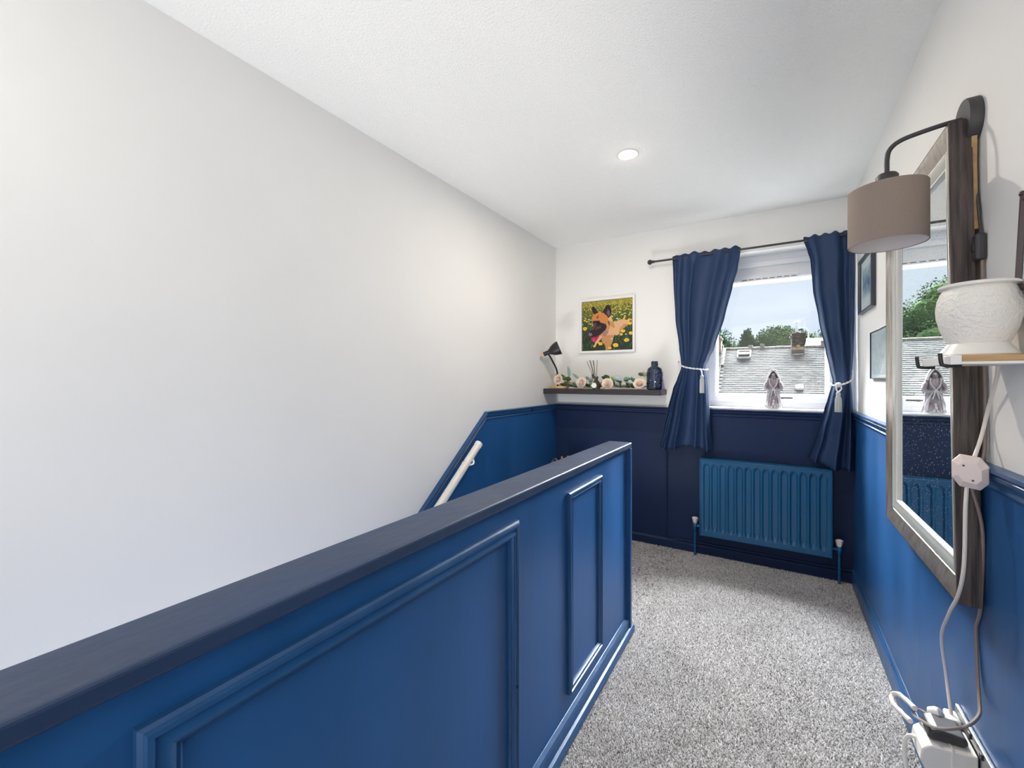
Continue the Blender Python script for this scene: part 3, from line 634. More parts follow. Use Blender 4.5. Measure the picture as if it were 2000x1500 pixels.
# rose and leaf garland
ga = empty('garland', (-1.15, 3.18, SZ), 'artificial garland of blush roses and eucalyptus leaves lying along the shelf', 'garland')
vine = catmull([(-1.50, 3.21, SZ + 0.030), (-1.38, 3.20, SZ + 0.018), (-1.25, 3.21, SZ + 0.014), (-1.10, 3.21, SZ + 0.020), (-0.95, 3.20, SZ + 0.016), (-0.84, 3.21, SZ + 0.020), (-0.79, 3.22, SZ + 0.025)], 6)
MB().tube(vine, 0.0035, 8).build('stem', 'leaf_o', ga, smooth=True)
LV = [(-1.405, 3.16, 1.277, -1.405, 1.371, 0.021, 's'), (-1.324, 3.18, 1.26, -1.378, 1.31, 0.018, 's'), (-1.46, 3.2, 1.249, -1.481, 1.306, 0.031, 'g'), (-1.391, 3.17, 1.26, -1.443, 1.271, 0.031, 'd'), (-1.352, 3.19, 1.227, -1.409, 1.21, 0.026, 't'), (-1.315, 3.16, 1.205, -1.366, 1.194, 0.021, 'd'), (-1.248, 3.18, 1.255, -1.257, 1.288, 0.021, 's'), (-1.25, 3.2, 1.238, -1.208, 1.277, 0.026, 'p'), (-1.204, 3.17, 1.266, -1.202, 1.309, 0.018, 'd'), (-1.099, 3.19, 1.266, -1.136, 1.282, 0.026, 'd'), (-1.067, 3.16, 1.266, -1.104, 1.297, 0.021, 'd'), (-1.019, 3.18, 1.25, -1.056, 1.282, 0.031, 'y'), (-1.004, 3.2, 1.245, -1.025, 1.266, 0.026, 'g'), (-1.048, 3.17, 1.282, -0.957, 1.25, 0.029, 'b'), (-1.001, 3.19, 1.197, -1.032, 1.229, 0.029, 'b'), (-0.981, 3.16, 1.193, -0.933, 1.23, 0.031, 'c'), (-0.966, 3.18, 1.25, -0.913, 1.276, 0.031, 's'), (-0.925, 3.2, 1.255, -0.945, 1.281, 0.021, 'd'), (-0.937, 3.17, 1.24, -0.879, 1.23, 0.036, 'p'), (-0.891, 3.19, 1.24, -0.906, 1.281, 0.026, 's'), (-0.913, 3.16, 1.199, -0.861, 1.21, 0.031, 'd'), (-0.837, 3.18, 1.284, -0.834, 1.314, 0.031, 'g'), (-0.817, 3.2, 1.281, -0.817, 1.322, 0.031, 'c'), (-1.273, 3.17, 1.195, -1.242, 1.228, 0.026, 'g'), (-1.474, 3.19, 1.226, -1.391, 1.238, 0.026, 'o'), (-1.423, 3.16, 1.227, -1.354, 1.216, 0.026, 'o'), (-0.857, 3.18, 1.199, -0.797, 1.2, 0.021, 'o')]
for q in range(44):
    x = -1.46 + 0.0150 * q; a = rnd.uniform(0, 6.28); L = rnd.uniform(0.03, 0.055)
    LV.append((x, 3.20 + rnd.uniform(-0.02, 0.03), SZ + 0.012 + rnd.uniform(0, 0.03), x + L * math.cos(a), SZ + 0.014 + abs(L * math.sin(a)), rnd.uniform(0.018, 0.026), rnd.choice('gdsotg')))
def leaf(p0, p1, wd, m, name='leaf', par=ga):
    p0, p1 = Vector(p0), Vector(p1); d = p1 - p0; L = d.length
    side = d.cross(Vector((0, 1, 0.25))).normalized(); nrm = side.cross(d).normalized()
    vs = []; n = 6
    for i in range(n + 1):
        t = i / n; ww = wd * 0.62 * math.sin(math.pi * (t ** 0.75)) + 0.0004; b = nrm * (0.10 * L * math.sin(math.pi * t))
        c = p0 + d * t + b
        vs += [c - side * ww, c - nrm * 0.12 * wd * math.sin(math.pi * t), c + side * ww]
    fs = []
    for i in range(n):
        for k in (0, 1): fs.append((3 * i + k, 3 * i + k + 1, 3 * i + k + 4, 3 * i + k + 3))
    return MB().add(vs, fs).build(name, m, par, smooth=True, angle=80, solid=0.0008)
for (x0, y, z0, x1, z1, wd, k) in LV:
    z0 = max(z0, SZ + 0.006 + wd * 0.75); z1 = max(z1, SZ + 0.010 + wd * 0.5); x1 = min(x1, -0.80); x0 = min(x0, -0.815)
    leaf((x0, y + 0.01, z0), (x1, y - 0.02, z1), wd, 'leaf_' + k)
def rose(c, r, facing):
    c = Vector(c); q = Vector(facing).normalized().to_track_quat('Z', 'Y').to_matrix(); m = MB()
    for ring in range(7):
        rr = r * (0.10 + 0.90 * (ring / 6) ** 0.9); npet = 3 + ring; hh = 0.62 * r * (1 - (ring / 6) ** 2 * 0.75)
        for k in range(npet):
            a0 = 2 * math.pi * k / npet + ring * 0.77; sp = 2 * math.pi / npet * 0.72; vs = []
            for j in range(4):
                t = j / 3
                for i in range(6):
                    s = -1 + 2 * i / 5; a = a0 + s * sp
                    lip = rr * (0.50 + 0.50 * t ** 0.7) * (1 + 0.05 * ring * t * t) - (s * s) * 0.10 * rr * t
                    z = -0.35 * r + t * (hh + 0.35 * r) - (s * s) * 0.16 * r * t - (0.10 * r * t * t if ring > 3 else 0)
                    vs.append(c + q @ Vector((lip * math.cos(a), lip * math.sin(a), z)))
            m.add(vs, [(j * 6 + i, j * 6 + i + 1, (j + 1) * 6 + i + 1, (j + 1) * 6 + i) for j in range(3) for i in range(5)])
    m.ball(tuple(c + q @ Vector((0, 0, -0.1 * r))), r * 0.42, 12, 8)
    return m.build('rose', 'petal', ga, smooth=True, angle=80, solid=0.0006)
rose((-1.494, 3.150, 1.262), 0.033, (-0.15, -1, 0.20)); rose((-1.297, 3.155, 1.236), 0.034, (-0.10, -1, 0.20))
rose((-1.082, 3.155, 1.228), 0.035, (0.25, -1, 0.25)); rose((-0.838, 3.155, 1.232), 0.036, (0.1, -1, 0.75))

# reed diffuser
df = empty('reed_diffuser', (-1.162, 3.155, SZ), 'dark amber reed diffuser bottle with a pale round label on the shelf', 'reed diffuser')
c0 = (-1.163, 3.135, SZ)
MB().lathe([(0.026, 0), (0.029, 0.003), (0.029, 0.045), (0.026, 0.056), (0.014, 0.068), (0.0125, 0.072), (0.0125, 0.082), (0.0155, 0.084), (0.0155, 0.098), (0.010, 0.099)], c0, 32).build('bottle', 'amber', df, smooth=True)
MB().lathe([(0.0205, 0), (0.0205, 0.0015)], (-1.171, 3.105, SZ + 0.030), 24, Matrix.Rotation(R(90), 4, 'X') @ Matrix.Rotation(R(0), 4, 'Y'), fn=lambda a, z: 1 + 0.07 * math.cos(8 * a)).build('label_badge', 'label', df)
for (tx, tz, ty) in ((-1.234, 1.404, 3.12), (-1.220, 1.409, 3.16), (-1.209, 1.412, 3.11), (-1.204, 1.412, 3.17), (-1.180, 1.408, 3.12), (-1.162, 1.413, 3.15)):
    MB().tube([(-1.163 - (tx + 1.163) * 0.12, 3.135, SZ + 0.02), (tx, ty, tz)], 0.0019, 6).build('reed', 'reed', df)

# sequinned vase
vs_ = empty('vase', (-0.741, 3.20, SZ), 'dark blue bottle-shaped vase covered in sequins near the right end of shelf', 'vase')
vprof = [(0.046, 0), (0.052, 0.004), (0.054, 0.020), (0.054, 0.125), (0.051, 0.142), (0.043, 0.158), (0.030, 0.169), (0.024, 0.174), (0.023, 0.180), (0.023, 0.203), (0.025, 0.208), (0.018, 0.209)]
MB().lathe(vprof, (-0.741, 3.20, SZ), 40).build('body', 'vase', vs_, smooth=True)
seq = MB(); rs = random.Random(5)
for z, r0 in [(0.012 + 0.0115 * i, 0.0545) for i in range(11)] + [(0.144, 0.0505), (0.154, 0.0455), (0.184, 0.0235), (0.195, 0.0235)]:
    n = int(2 * math.pi * r0 / 0.0115)
    for k in range(n):
        a = 2 * math.pi * k / n + rs.uniform(0, 0.15); c = Vector((-0.741 + r0 * math.cos(a), 3.20 + r0 * math.sin(a), SZ + z))
        nn = Vector((math.cos(a) + rs.uniform(-.35, .35), math.sin(a) + rs.uniform(-.35, .35), rs.uniform(-.35, .45))).normalized(); u = nn.cross(Vector((0, 0, 1))).normalized(); v = nn.cross(u)
        ring = [c + nn * 0.0008 + (u * math.cos(q * math.pi / 3) + v * math.sin(q * math.pi / 3)) * 0.0052 for q in range(6)]
        seq.add(ring, [tuple(range(6))])
M['sequin'] = mat('blue_black_sequin', (0.05, 0.075, 0.15, 1), 0.18, metal=0.9)
so = seq.build('sequins', 'sequin', vs_); so['kind'] = 'stuff'
pb = empty('small_bottle', (-0.697, 3.285, SZ), 'little lilac spotted bottle with purple cap, half hidden behind the sequinned vase', 'bottle')
MB().lathe([(0.022, 0), (0.024, 0.003), (0.021, 0.03), (0.013, 0.085), (0.009, 0.098), (0.008, 0.104)], (-0.712, 3.285, SZ), 24).build('body', 'lilac', pb, smooth=True)
MB().lathe([(0.0115, 0.100), (0.012, 0.102), (0.012, 0.132), (0.0105, 0.134)], (-0.712, 3.285, SZ), 20).build('cap', 'purple', pb, smooth=True)

# ------------------------------------------------------------------ dog photograph
def inpoly(U, V_, poly):
    ins = np.zeros(U.shape, bool); n = len(poly); j = n - 1
    for i in range(n):
        xi, yi = poly[i]; xj, yj = poly[j]
        if yi != yj:
            c = ((yi > V_) != (yj > V_)) & (U < (xj - xi) * (V_ - yi) / (yj - yi) + xi); ins ^= c
        j = i
    return ins
def printed(name, parent, quad, img):
    # quad: lower-left origin and edge vectors; img[h,w,3] linear, row 0 is the top
    o0, eu, ev = [Vector(q) for q in quad]; h, w_ = img.shape[:2]; m = MB()
    vs = [o0 + eu * (i / w_) + ev * (1 - j / h) for j in range(h + 1) for i in range(w_ + 1)]
    fs = [(j * (w_ + 1) + i, (j + 1) * (w_ + 1) + i, (j + 1) * (w_ + 1) + i + 1, j * (w_ + 1) + i + 1) for j in range(h) for i in range(w_)]
    m.add(vs, fs); m.c = [(*img[j, i], 1) for j in range(h) for i in range(w_)]
    return m.build(name, 'print', parent)
def dogpic():
    N = 130; rg = np.random.default_rng(11)
    X, Y = np.meshgrid((np.arange(N) + .5) / N, (np.arange(N) + .5) / N)
    PX = 205 + X * 1020; top = 312 - 112 * X; bot = 1345 - 40 * X; PY = top + Y * (bot - top)
    L = lambda r, g, b: np.array(srgb(r, g, b)[:3])
    img = np.zeros((N, N, 3)); n1 = rg.uniform(0, 1, (N, N)); n2 = rg.uniform(0, 1, (N // 5, N // 5)).repeat(5, 0).repeat(5, 1)
    dk, md, lt, ye, pl = L(38, 52, 38), L(72, 92, 42), L(128, 128, 52), L(214, 186, 60), L(205, 205, 120)
    t = np.clip(1.15 - Y * 1.5, 0, 1)[..., None]
    img[:] = dk * (1 - t) + md * t
    img *= (0.65 + 0.7 * n1)[..., None]; img[(n2 > .6)] *= 1.25
    far = (n1 > 1 - 0.40 * np.clip(1 - Y * 2.4, 0, 1)); img[far] = ye * 0.8
    img[(Y < 0.10) & (n1 < .5)] = lt
    for _ in range(230):
        cx, cy = rg.uniform(0, 1), rg.uniform(0.04, 0.5) ; r = 0.006 + 0.010 * cy
        if cy > 0.18 and cx < 0.45 and rg.uniform() < .5: continue
        img[((X - cx) / r / 1.4) ** 2 + ((Y - cy) / r) ** 2 < 1] = pl if rg.uniform() < .6 else ye
    for _ in range(90):       # grass blades
        cx, cy, a, l = rg.uniform(0, 1), rg.uniform(.4, 1), rg.uniform(-1, 1), rg.uniform(.03, .12)
        for s in np.linspace(0, 1, 30):
            i, j = int((cy - l * s) * N), int((cx + a * l * s * s) * N)
            if 0 <= i < N and 0 <= j < N: img[i, j] = L(88, 120, 70)
    def P(poly, c, jit=0.12, edge=5):
        m = inpoly(PX + rg.uniform(-edge, edge, (N, N)), PY + rg.uniform(-edge, edge, (N, N)), poly); img[m] = np.array(c) * (1 - jit + 2 * jit * n1[m])[:, None]
    tan, tan2, org_, blk, brn = L(214, 168, 124), L(190, 138, 92), L(200, 128, 66), L(38, 30, 38), L(92, 62, 58)
    P([(860, 730), (960, 680), (1070, 660), (1150, 690), (1170, 760), (1090, 820), (1010, 900), (960, 990), (900, 1020), (850, 900)], tan)
    P([(1060, 760), (1160, 770), (1080, 830), (1000, 920), (960, 960), (980, 860)], tan2)
    P([(700, 640), (800, 590), (850, 720), (880, 850), (930, 920), (850, 1040), (740, 1040), (600, 1040), (620, 900)], tan)
    P([(600, 1010), (860, 1000), (840, 1150), (770, 1300), (740, 1345), (700, 1330), (690, 1230), (620, 1150)], tan2)
    P([(560, 1020), (640, 1000), (600, 1090), (530, 1170), (480, 1260), (440, 1260), (500, 1120)], tan)
    P([(760, 700), (850, 720), (880, 800), (870, 860), (800, 800), (760, 760)], tan2)
    P([(400, 440), (410, 395), (450, 385), (490, 440), (545, 530), (500, 560), (440, 560)], blk)
    P([(640, 500), (680, 420), (720, 350), (760, 345), (800, 400), (820, 500), (800, 560), (760, 640), (700, 570)], blk)
    P([(720, 530), (740, 450), (770, 470), (790, 540), (760, 600)], L(120, 78, 96))
    P([(410, 640), (430, 580), (500, 545), (560, 520), (640, 530), (710, 570), (750, 640), (760, 720), (800, 800), (740, 900), (600, 900), (440, 860), (420, 760)], org_)
    P([(500, 640), (530, 580), (560, 590), (530, 660)], L(120, 70, 46))
    P([(600, 760), (740, 740), (790, 820), (740, 960), (640, 1030), (560, 1020), (600, 880)], tan2)
    P([(430, 700), (560, 690), (600, 740), (700, 760), (720, 830), (690, 900), (620, 970), (520, 1040), (420, 1060), (340, 1010), (345, 960), (400, 890), (440, 800)], blk)
    P([(450, 760), (500, 730), (510, 800), (450, 890), (400, 920)], brn); P([(500, 830), (620, 790), (600, 850), (480, 900)], brn)
    P([(345, 960), (400, 960), (420, 1010), (370, 1030), (340, 1005)], L(120, 108, 124))
    P([(520, 720), (560, 715), (580, 745), (530, 755)], L(15, 12, 16))
    P([(400, 1060), (500, 1040), (580, 1000), (540, 1080), (500, 1130), (460, 1170), (400, 1130)], L(176, 28, 80)); P([(430, 1080), (470, 1070), (480, 1140), (440, 1140)], L(208, 60, 100))
    P([(640, 960), (720, 900), (760, 930), (700, 1030), (640, 1020)], L(150, 120, 110)); P([(740, 700), (770, 700), (780, 790), (760, 790)], L(70, 45, 40))
    for cx, cy, r in ((265, 870, 42), (260, 695, 20), (300, 718, 18), (1045, 915, 38), (1115, 1110, 46), (1200, 960, 40), (900, 1220, 50), (785, 1282, 32), (590, 1190, 40), (545, 1160, 24), (465, 1245, 28), (1010, 985, 28), (1180, 750, 36), (1160, 670, 22), (1205, 672, 18), (930, 645, 16), (1085, 600, 18), (820, 1085, 16), (1100, 985, 16)):
        m = ((PX - cx) / r / 1.05) ** 2 + ((PY - cy) / r / 0.85) ** 2 < 1 + 0.5 * (n1 - .5); img[m] = L(236, 188, 56) if r > 17 else L(215, 225, 200)
        m = ((PX - cx) / r) ** 2 + ((PY - cy) / r) ** 2 < 0.10; img[m] = L(210, 140, 30)
    return np.clip(img, 0, 1)
px0, px1, pz0, pz1 = -1.383, -0.921, 1.478, 1.924
pic = empty('photo_frame', ((px0 + px1) / 2, YW, pz0), 'white framed photo of a brown and black dog among yellow flowers', 'picture')
mpf = lambda a, b, h: (a, YW - h, b)
MB().frame([(px0, pz0), (px1, pz0), (px1, pz1), (px0, pz1)], [(0, 0.001), (0, 0.020), (0.002, 0.022), (0.016, 0.022), (0.018, 0.020), (0.020, 0.010)], mpf).build('frame', 'white', pic, smooth=True, angle=30)
MB().box(px0 + 0.004, px1 - 0.004, YW - 0.010, YW - 0.001, pz0 + 0.004, pz1 - 0.004).build('backing', 'redframe', pic)
printed('print', pic, ((px0 + 0.022, YW - 0.0112, pz0 + 0.022), (px1 - px0 - 0.044, 0, 0), (0, 0, pz1 - pz0 - 0.044)), dogpic())

# ------------------------------------------------------------------ pictures on the right wall
def wash(seed, w_, h, base, ink, hz):
    rg = np.random.default_rng(seed); img = np.zeros((h, w_, 3)); base, ink = np.array(base), np.array(ink)
    for j in range(h):
        for i in range(w_):
            u, v = i / w_, j / h; n = noise.fractal(Vector((u * 4 + seed, v * 4, 0)), 0.6, 2.0, 4)
            k = max(0, min(1, hz(u, v) + 0.55 * n)); img[j, i] = base * (1 - k) + ink * k
    return img
def wallpic(y0, y1, z0, z1, wd, dep, fm, label, matw, img, name='picture_frame'):
    root = empty(name, (XR, (y0 + y1) / 2, z0), label, 'picture')
    mp_ = lambda a, b, h: (XR - h, a, b)
    MB().frame([(y0, z0), (y1, z0), (y1, z1), (y0, z1)], [(0, 0.001), (0, dep), (wd * .35, dep + .001), (wd * .5, dep - .003), (wd * .8, dep - .003), (wd, dep - .008), (wd, 0.004)], mp_).build('frame', fm, root, smooth=True, angle=30)
    MB().box(XR - 0.007, XR - 0.001, y0 + 0.003, y1 - 0.003, z0 + 0.003, z1 - 0.003).build('mount_board', 'matboard', root)
    if img is not None:
        a0, a1, b0, b1 = y0 + wd + matw, y1 - wd - matw, z0 + wd + matw * 1.4, z1 - wd - matw
        printed('print', root, ((XR - 0.0078, a1, b0), (0, a0 - a1, 0), (0, 0, b1 - b0)), img)
    MB().box(XR - 0.0105, XR - 0.0095, y0 + wd * 0.9, y1 - wd * 0.9, z0 + wd * 0.9, z1 - wd * 0.9).build('glazing', 'picglass', root)
    return root
wallpic(2.72, 3.10, 1.627, 1.925, 0.016, 0.020, 'darkframe', 'blue-black framed blue watercolour on the right wall beside the corner curtain', 0.045,
        wash(2, 44, 36, srgb(205, 220, 226)[:3], srgb(74, 112, 150)[:3], lambda u, v: 0.75 - 1.6 * abs(v - 0.5) + 0.2 * u))
wallpic(2.40, 2.80, 1.265, 1.500, 0.006, 0.012, 'darkframe', 'thin-framed pale drawing low on the right wall, partly behind the mirror', 0.012,
        wash(8, 40, 30, srgb(216, 222, 226)[:3], srgb(160, 172, 182)[:3], lambda u, v: 0.12))
# tilted dark rail of a frame at the very edge, behind the white pot
rf = empty('hanging_frame', (XR, 1.12, 1.46), 'dark mahogany frame hung crooked on the right wall above the white pot', 'picture')
a = R(7.5)
def tiltmap(p, q, h):
    y, z = p - 1.265, q - 1.462
    return (XR - h, 1.268 + y * math.cos(a) - z * math.sin(a), 1.450 + y * math.sin(a) + z * math.cos(a))
MB().frame([(0.98, 1.455), (1.265, 1.455), (1.265, 1.640), (0.98, 1.640)], [(0, 0.001), (0, 0.014), (0.003, 0.016), (0.010, 0.016), (0.012, 0.010)], tiltmap).build('frame', 'redframe', rf, smooth=True, angle=30)
bb = MB(); bb.add([tiltmap(p, q, h) for h in (0.003, 0.008) for (p, q) in ((0.984, 1.459), (1.261, 1.459), (1.261, 1.636), (0.984, 1.636))], [(3, 2, 1, 0), (4, 5, 6, 7), (0, 1, 5, 4), (1, 2, 6, 5), (2, 3, 7, 6), (3, 0, 4, 7)]); bb.build('mount_board', 'matboard', rf)
bb = MB(); bb.ball(tiltmap(1.262, 1.643, 0.012), 0.006, 10, 8); bb.build('hanging_pin', 'redframe', rf, smooth=True)

# ------------------------------------------------------------------ mirror
mr = empty('wall_mirror', (0.415, 1.80, 0.725), 'tall framed mirror with dark wood sides on the right wall', 'mirror')
mz0, mz1, my1 = 0.725, 1.909, 2.185
MC = [(1.424, mz0), (my1, mz0), (my1, mz1), (1.486, mz1)]
mpm = lambda a, b, h: (XR - 0.006 - h, a, b)
MB().frame(MC, [(0.0, 0.008), (0.0, 0.048), (0.0015, 0.050), (0.004, 0.050)], mpm).build('outer_side', 'walnut', mr, smooth=True, angle=30)
MB().frame(MC, [(0.004, 0.050), (0.010, 0.0505), (0.030, 0.046), (0.052, 0.040), (0.054, 0.036)], mpm).build('outer_moulding', 'bronze', mr, smooth=True, angle=40)
MB().frame(MC, [(0.054, 0.036), (0.056, 0.040), (0.060, 0.041), (0.074, 0.035), (0.082, 0.031)], mpm).build('inner_moulding', 'silver', mr, smooth=True, angle=40)
MB().frame(MC, [(0.082, 0.031), (0.084, 0.034), (0.089, 0.034), (0.092, 0.026), (0.092, 0.020)], mpm).build('sight_edge', 'white', mr, smooth=True, angle=40)
i_ = 0.088
g = MB(); gc = [(1.424 + i_, mz0 + i_), (my1 - i_, mz0 + i_), (my1 - i_, mz1 - i_), (1.486 + i_, mz1 - i_)]
g.add([mpm(a_, b_, h_) for h_ in (0.022, 0.0265) for a_, b_ in gc], [(3, 2, 1, 0), (4, 5, 6, 7), (0, 1, 5, 4), (1, 2, 6, 5), (2, 3, 7, 6), (3, 0, 4, 7)])
g.build('mirror_glass', 'mirror', mr)
g = MB(); gc = [(1.424 + .006, mz0 + .006), (my1 - .006, mz0 + .006), (my1 - .006, mz1 - .006), (1.486 + .006, mz1 - .006)]
g.add([mpm(a_, b_, h_) for h_ in (0.006, 0.021) for a_, b_ in gc], [(3, 2, 1, 0), (4, 5, 6, 7), (0, 1, 5, 4), (1, 2, 6, 5), (2, 3, 7, 6), (3, 0, 4, 7)])
g.build('backboard', 'cork', mr)
MB().prism([(1.4855, 1.900), (1.480, 1.880), (1.4835, 1.80), (1.480, 1.72), (1.474, 1.63), (1.479, 1.63), (1.485, 1.72), (1.489, 1.900)], XR - 0.016, XR - 0.006, mpx).build('torn_backing_strip', 'cork', mr)

# ------------------------------------------------------------------ wall lamp
LY, LXX = 1.513, 0.262
lp = empty('wall_lamp', (XR, LY, 1.915), 'black wall lamp with a taupe drum shade hanging from a curved arm', 'lamp')
RX = Matrix.Rotation(R(-90), 4, 'Y')
MB().lathe([(0.055, 0.0), (0.0575, 0.002), (0.0575, 0.022), (0.0555, 0.025), (0.002, 0.0255)], (XR, LY, 1.908), 48, RX).build('wall_plate', 'charcoal', lp, smooth=True)
arm = catmull([(XR - 0.024, LY, 1.919), (0.38, LY, 1.9185), (0.335, LY, 1.912), (0.292, LY, 1.902), (0.270, LY, 1.886), (0.2625, LY, 1.862), (0.262, LY, 1.81)], 8)
MB().tube(arm, 0.0058, 14).build('arm', 'charcoal', lp, smooth=True)
MB().lathe([(0.008, 0.030), (0.020, 0.026), (0.0245, 0.020), (0.0245, 0.0), (0.020, -0.03), (0.010, -0.032)], (LXX, LY, 1.792), 24).build('lamp_holder', 'charcoal', lp, smooth=True)
sh = MB().lathe([(0.0825, 0.0), (0.084, 0.0), (0.084, 0.150), (0.0825, 0.150)], (LXX, LY, 1.628), 72, cap0=False, cap1=False).build('shade', 'shade', lp, smooth=True, angle=50)
MB().lathe([(0.0820, 0.001), (0.0820, 0.149)], (LXX, LY, 1.628), 72, cap0=False, cap1=False).build('shade_lining', 'shade_in', sh, smooth=True)
for k in range(3):
    q = k * 2 * math.pi / 3 + 0.4; MB().tube([(LXX + 0.02 * math.cos(q), LY + 0.02 * math.sin(q), 1.768), (LXX + 0.082 * math.cos(q), LY + 0.082 * math.sin(q), 1.768)], 0.0016, 6).build('spider_arm', 'white', sh)
MB().ball((LXX, LY, 1.712), 0.026, 18, 12, (1, 1, 1.25)).build('bulb', 'white', lp, smooth=True)
MB().tube(catmull([(XR - 0.006, 1.492, 1.862), (XR - 0.006, 1.490, 1.76), (XR - 0.006, 1.470, 1.66), (XR - 0.005, 1.460, 1.605)], 6), 0.0032, 8).build('flex', 'charcoal', lp, smooth=True)
sw = MB().box(XR - 0.020, XR - 0.001, 1.440, 1.470, 1.548, 1.612).build('inline_switch', 'charcoal', lp, bevel=0.006, seg=3)
MB().box(XR - 0.0225, XR - 0.0195, 1.449, 1.461, 1.570, 1.592).build('switch_rocker', 'black', sw, bevel=0.001)
MB().tube(catmull([(XR - 0.006, 1.452, 1.548), (XR - 0.006, 1.446, 1.40), (XR - 0.006, 1.435, 1.20), (XR - 0.012, 1.428, 1.075), (XR - 0.036, 1.426, 1.04), (XR - 0.030, 1.425, 1.00), (XR - 0.012, 1.430, 0.90), (XR - 0.010, 1.450, 0.72), (XR - 0.010, 1.475, 0.66),
                   (XR - 0.010, 1.473, 0.61), (XR - 0.012, 1.455, 0.53), (XR - 0.020, 1.42, 0.505), (0.400, 1.386, 0.496), (0.372, 1.345, 0.490), (0.350, 1.355, 0.465), (0.338, 1.43, 0.41), (0.330, 1.50, 0.375), (0.328, 1.565, 0.345), (0.332, 1.60, 0.335), (0.345, 1.60, 0.345), (0.36, 1.575, 0.352)], 6), 0.0036, 8).build('flex', 'cablegrey', lp, smooth=True)

# ------------------------------------------------------------------ hook shelf with white pot
hs = empty('hook_shelf', (XR, 1.30, 1.295), 'small oak and white wall shelf with black hooks beside the mirror', 'shelf')
MB().box(0.322, XR - 0.0005, 1.200, 1.385, 1.2995, 1.3115).build('shelf_board', 'oak', hs, bevel=0.0008)
MB().box(0.305, 0.3215, 1.196, 1.388, 1.293, 1.3115).box(0.3215, XR - 0.0005, 1.198, 1.386, 1.2935, 1.2992).build('white_rail', 'white', hs, bevel=0.001)
for hy in (1.212, 1.378):
    MB().tube(catmull([(0.325, hy, 1.2905), (0.312, hy, 1.2905), (0.300, hy, 1.2915), (0.2955, hy, 1.296), (0.293, hy - 0.001, 1.317)], 6), 0.0036, 10).build('hook', 'black', hs, smooth=True)
pt_ = empty('ceramic_pot', (0.364, 1.272, 1.3115), 'round white textured ceramic pot with a rolled rim on the hook shelf', 'pot')
pc = (0.3655, 1.272, 1.312)
MB().lathe([(0.042, 0.0), (0.0585, 0.0), (0.060, 0.003), (0.057, 0.008), (0.046, 0.024), (0.0445, 0.026)], pc, 56, cap1=False).build('foot', 'glaze', pt_, smooth=True)
MB().lathe([(0.0445, 0.025), (0.049, 0.034), (0.0575, 0.058), (0.0630, 0.082), (0.0640, 0.100), (0.0615, 0.120), (0.0570, 0.134), (0.0535, 0.140), (0.0525, 0.143)], pc, 64, cap0=False, cap1=False).build('bowl', 'ceramic', pt_, smooth=True)
MB().lathe([(0.0525, 0.1425), (0.0575, 0.1430), (0.0605, 0.1450), (0.0605, 0.1490), (0.0575, 0.1510), (0.0520, 0.1510), (0.0490, 0.1480), (0.0470, 0.135), (0.05, 0.10)], pc, 56, cap0=False, cap1=False).build('rim', 'glaze', pt_, smooth=True)

# dimmer box with its white flex
dm = empty('inline_dimmer', (0.385, 1.36, 1.055), 'pinkish white faceted inline switch box on a white cable beside the mirror', 'switch box')
ce = Vector((0.378, 1.358, 1.054)); outl = [(-0.020, 0.036), (0.020, 0.036), (0.036, 0.018), (0.036, -0.018), (0.020, -0.036), (-0.020, -0.036), (-0.036, -0.018), (-0.036, 0.018)]
bdir = Vector((-0.30, -0.95, 0)).normalized(); sdir = Vector((0.95, -0.30, 0)).normalized()
def bp(u, v, h, k=1.0): return ce + sdir * (u * 0.80 * k) + Vector((0, 0, v * k)) + Vector((0, 0, -0.10 * u)) + bdir * h
n8 = 8; vv = [bp(u, v, -0.010) for u, v in outl] + [bp(u, v, 0.004) for u, v in outl] + [bp(u, v, 0.014, 0.62) for u, v in outl]
MB().add(vv, [tuple(reversed(range(8))), tuple(range(16, 24))] + [(i, (i + 1) % 8, 8 + (i + 1) % 8, 8 + i) for i in range(8)] + [(8 + i, 8 + (i + 1) % 8, 16 + (i + 1) % 8, 16 + i) for i in range(8)]).build('housing', 'pinkwhite', dm, bevel=0.0012)
for (u, v) in ((-0.012, 0.014), (0.006, -0.016)):
    q = bdir.to_track_quat('Z', 'Y').to_matrix().to_4x4()
    MB().lathe([(0.0022, 0), (0.0022, 0.0006)], tuple(bp(u, v, 0.0139)), 12, q).build('screw', 'charcoal', dm)
MB().tube(catmull([(0.404, 1.300, 1.293), (0.412, 1.335, 1.264), (0.420, 1.404, 1.194), (0.416, 1.415, 1.15), (0.402, 1.392, 1.115), (0.386, 1.362, 1.088)], 7), 0.0036, 8).build('flex', 'cablewhite', dm, smooth=True)
MB().tube(catmull([(0.374, 1.362, 1.022), (0.367, 1.345, 0.968), (0.363, 1.335, 0.878), (0.360, 1.335, 0.825), (0.360, 1.366, 0.765), (0.366, 1.45, 0.685), (0.388, 1.59, 0.565), (0.405, 1.622, 0.448), (0.402, 1.570, 0.372)], 8), 0.0038, 8).build('flex', 'cablewhite', dm, smooth=True)
MB().box(0.390, XR - 0.014, 1.545, 1.595, 0.345, 0.375).build('plug', 'white', dm, bevel=0.006, seg=3)

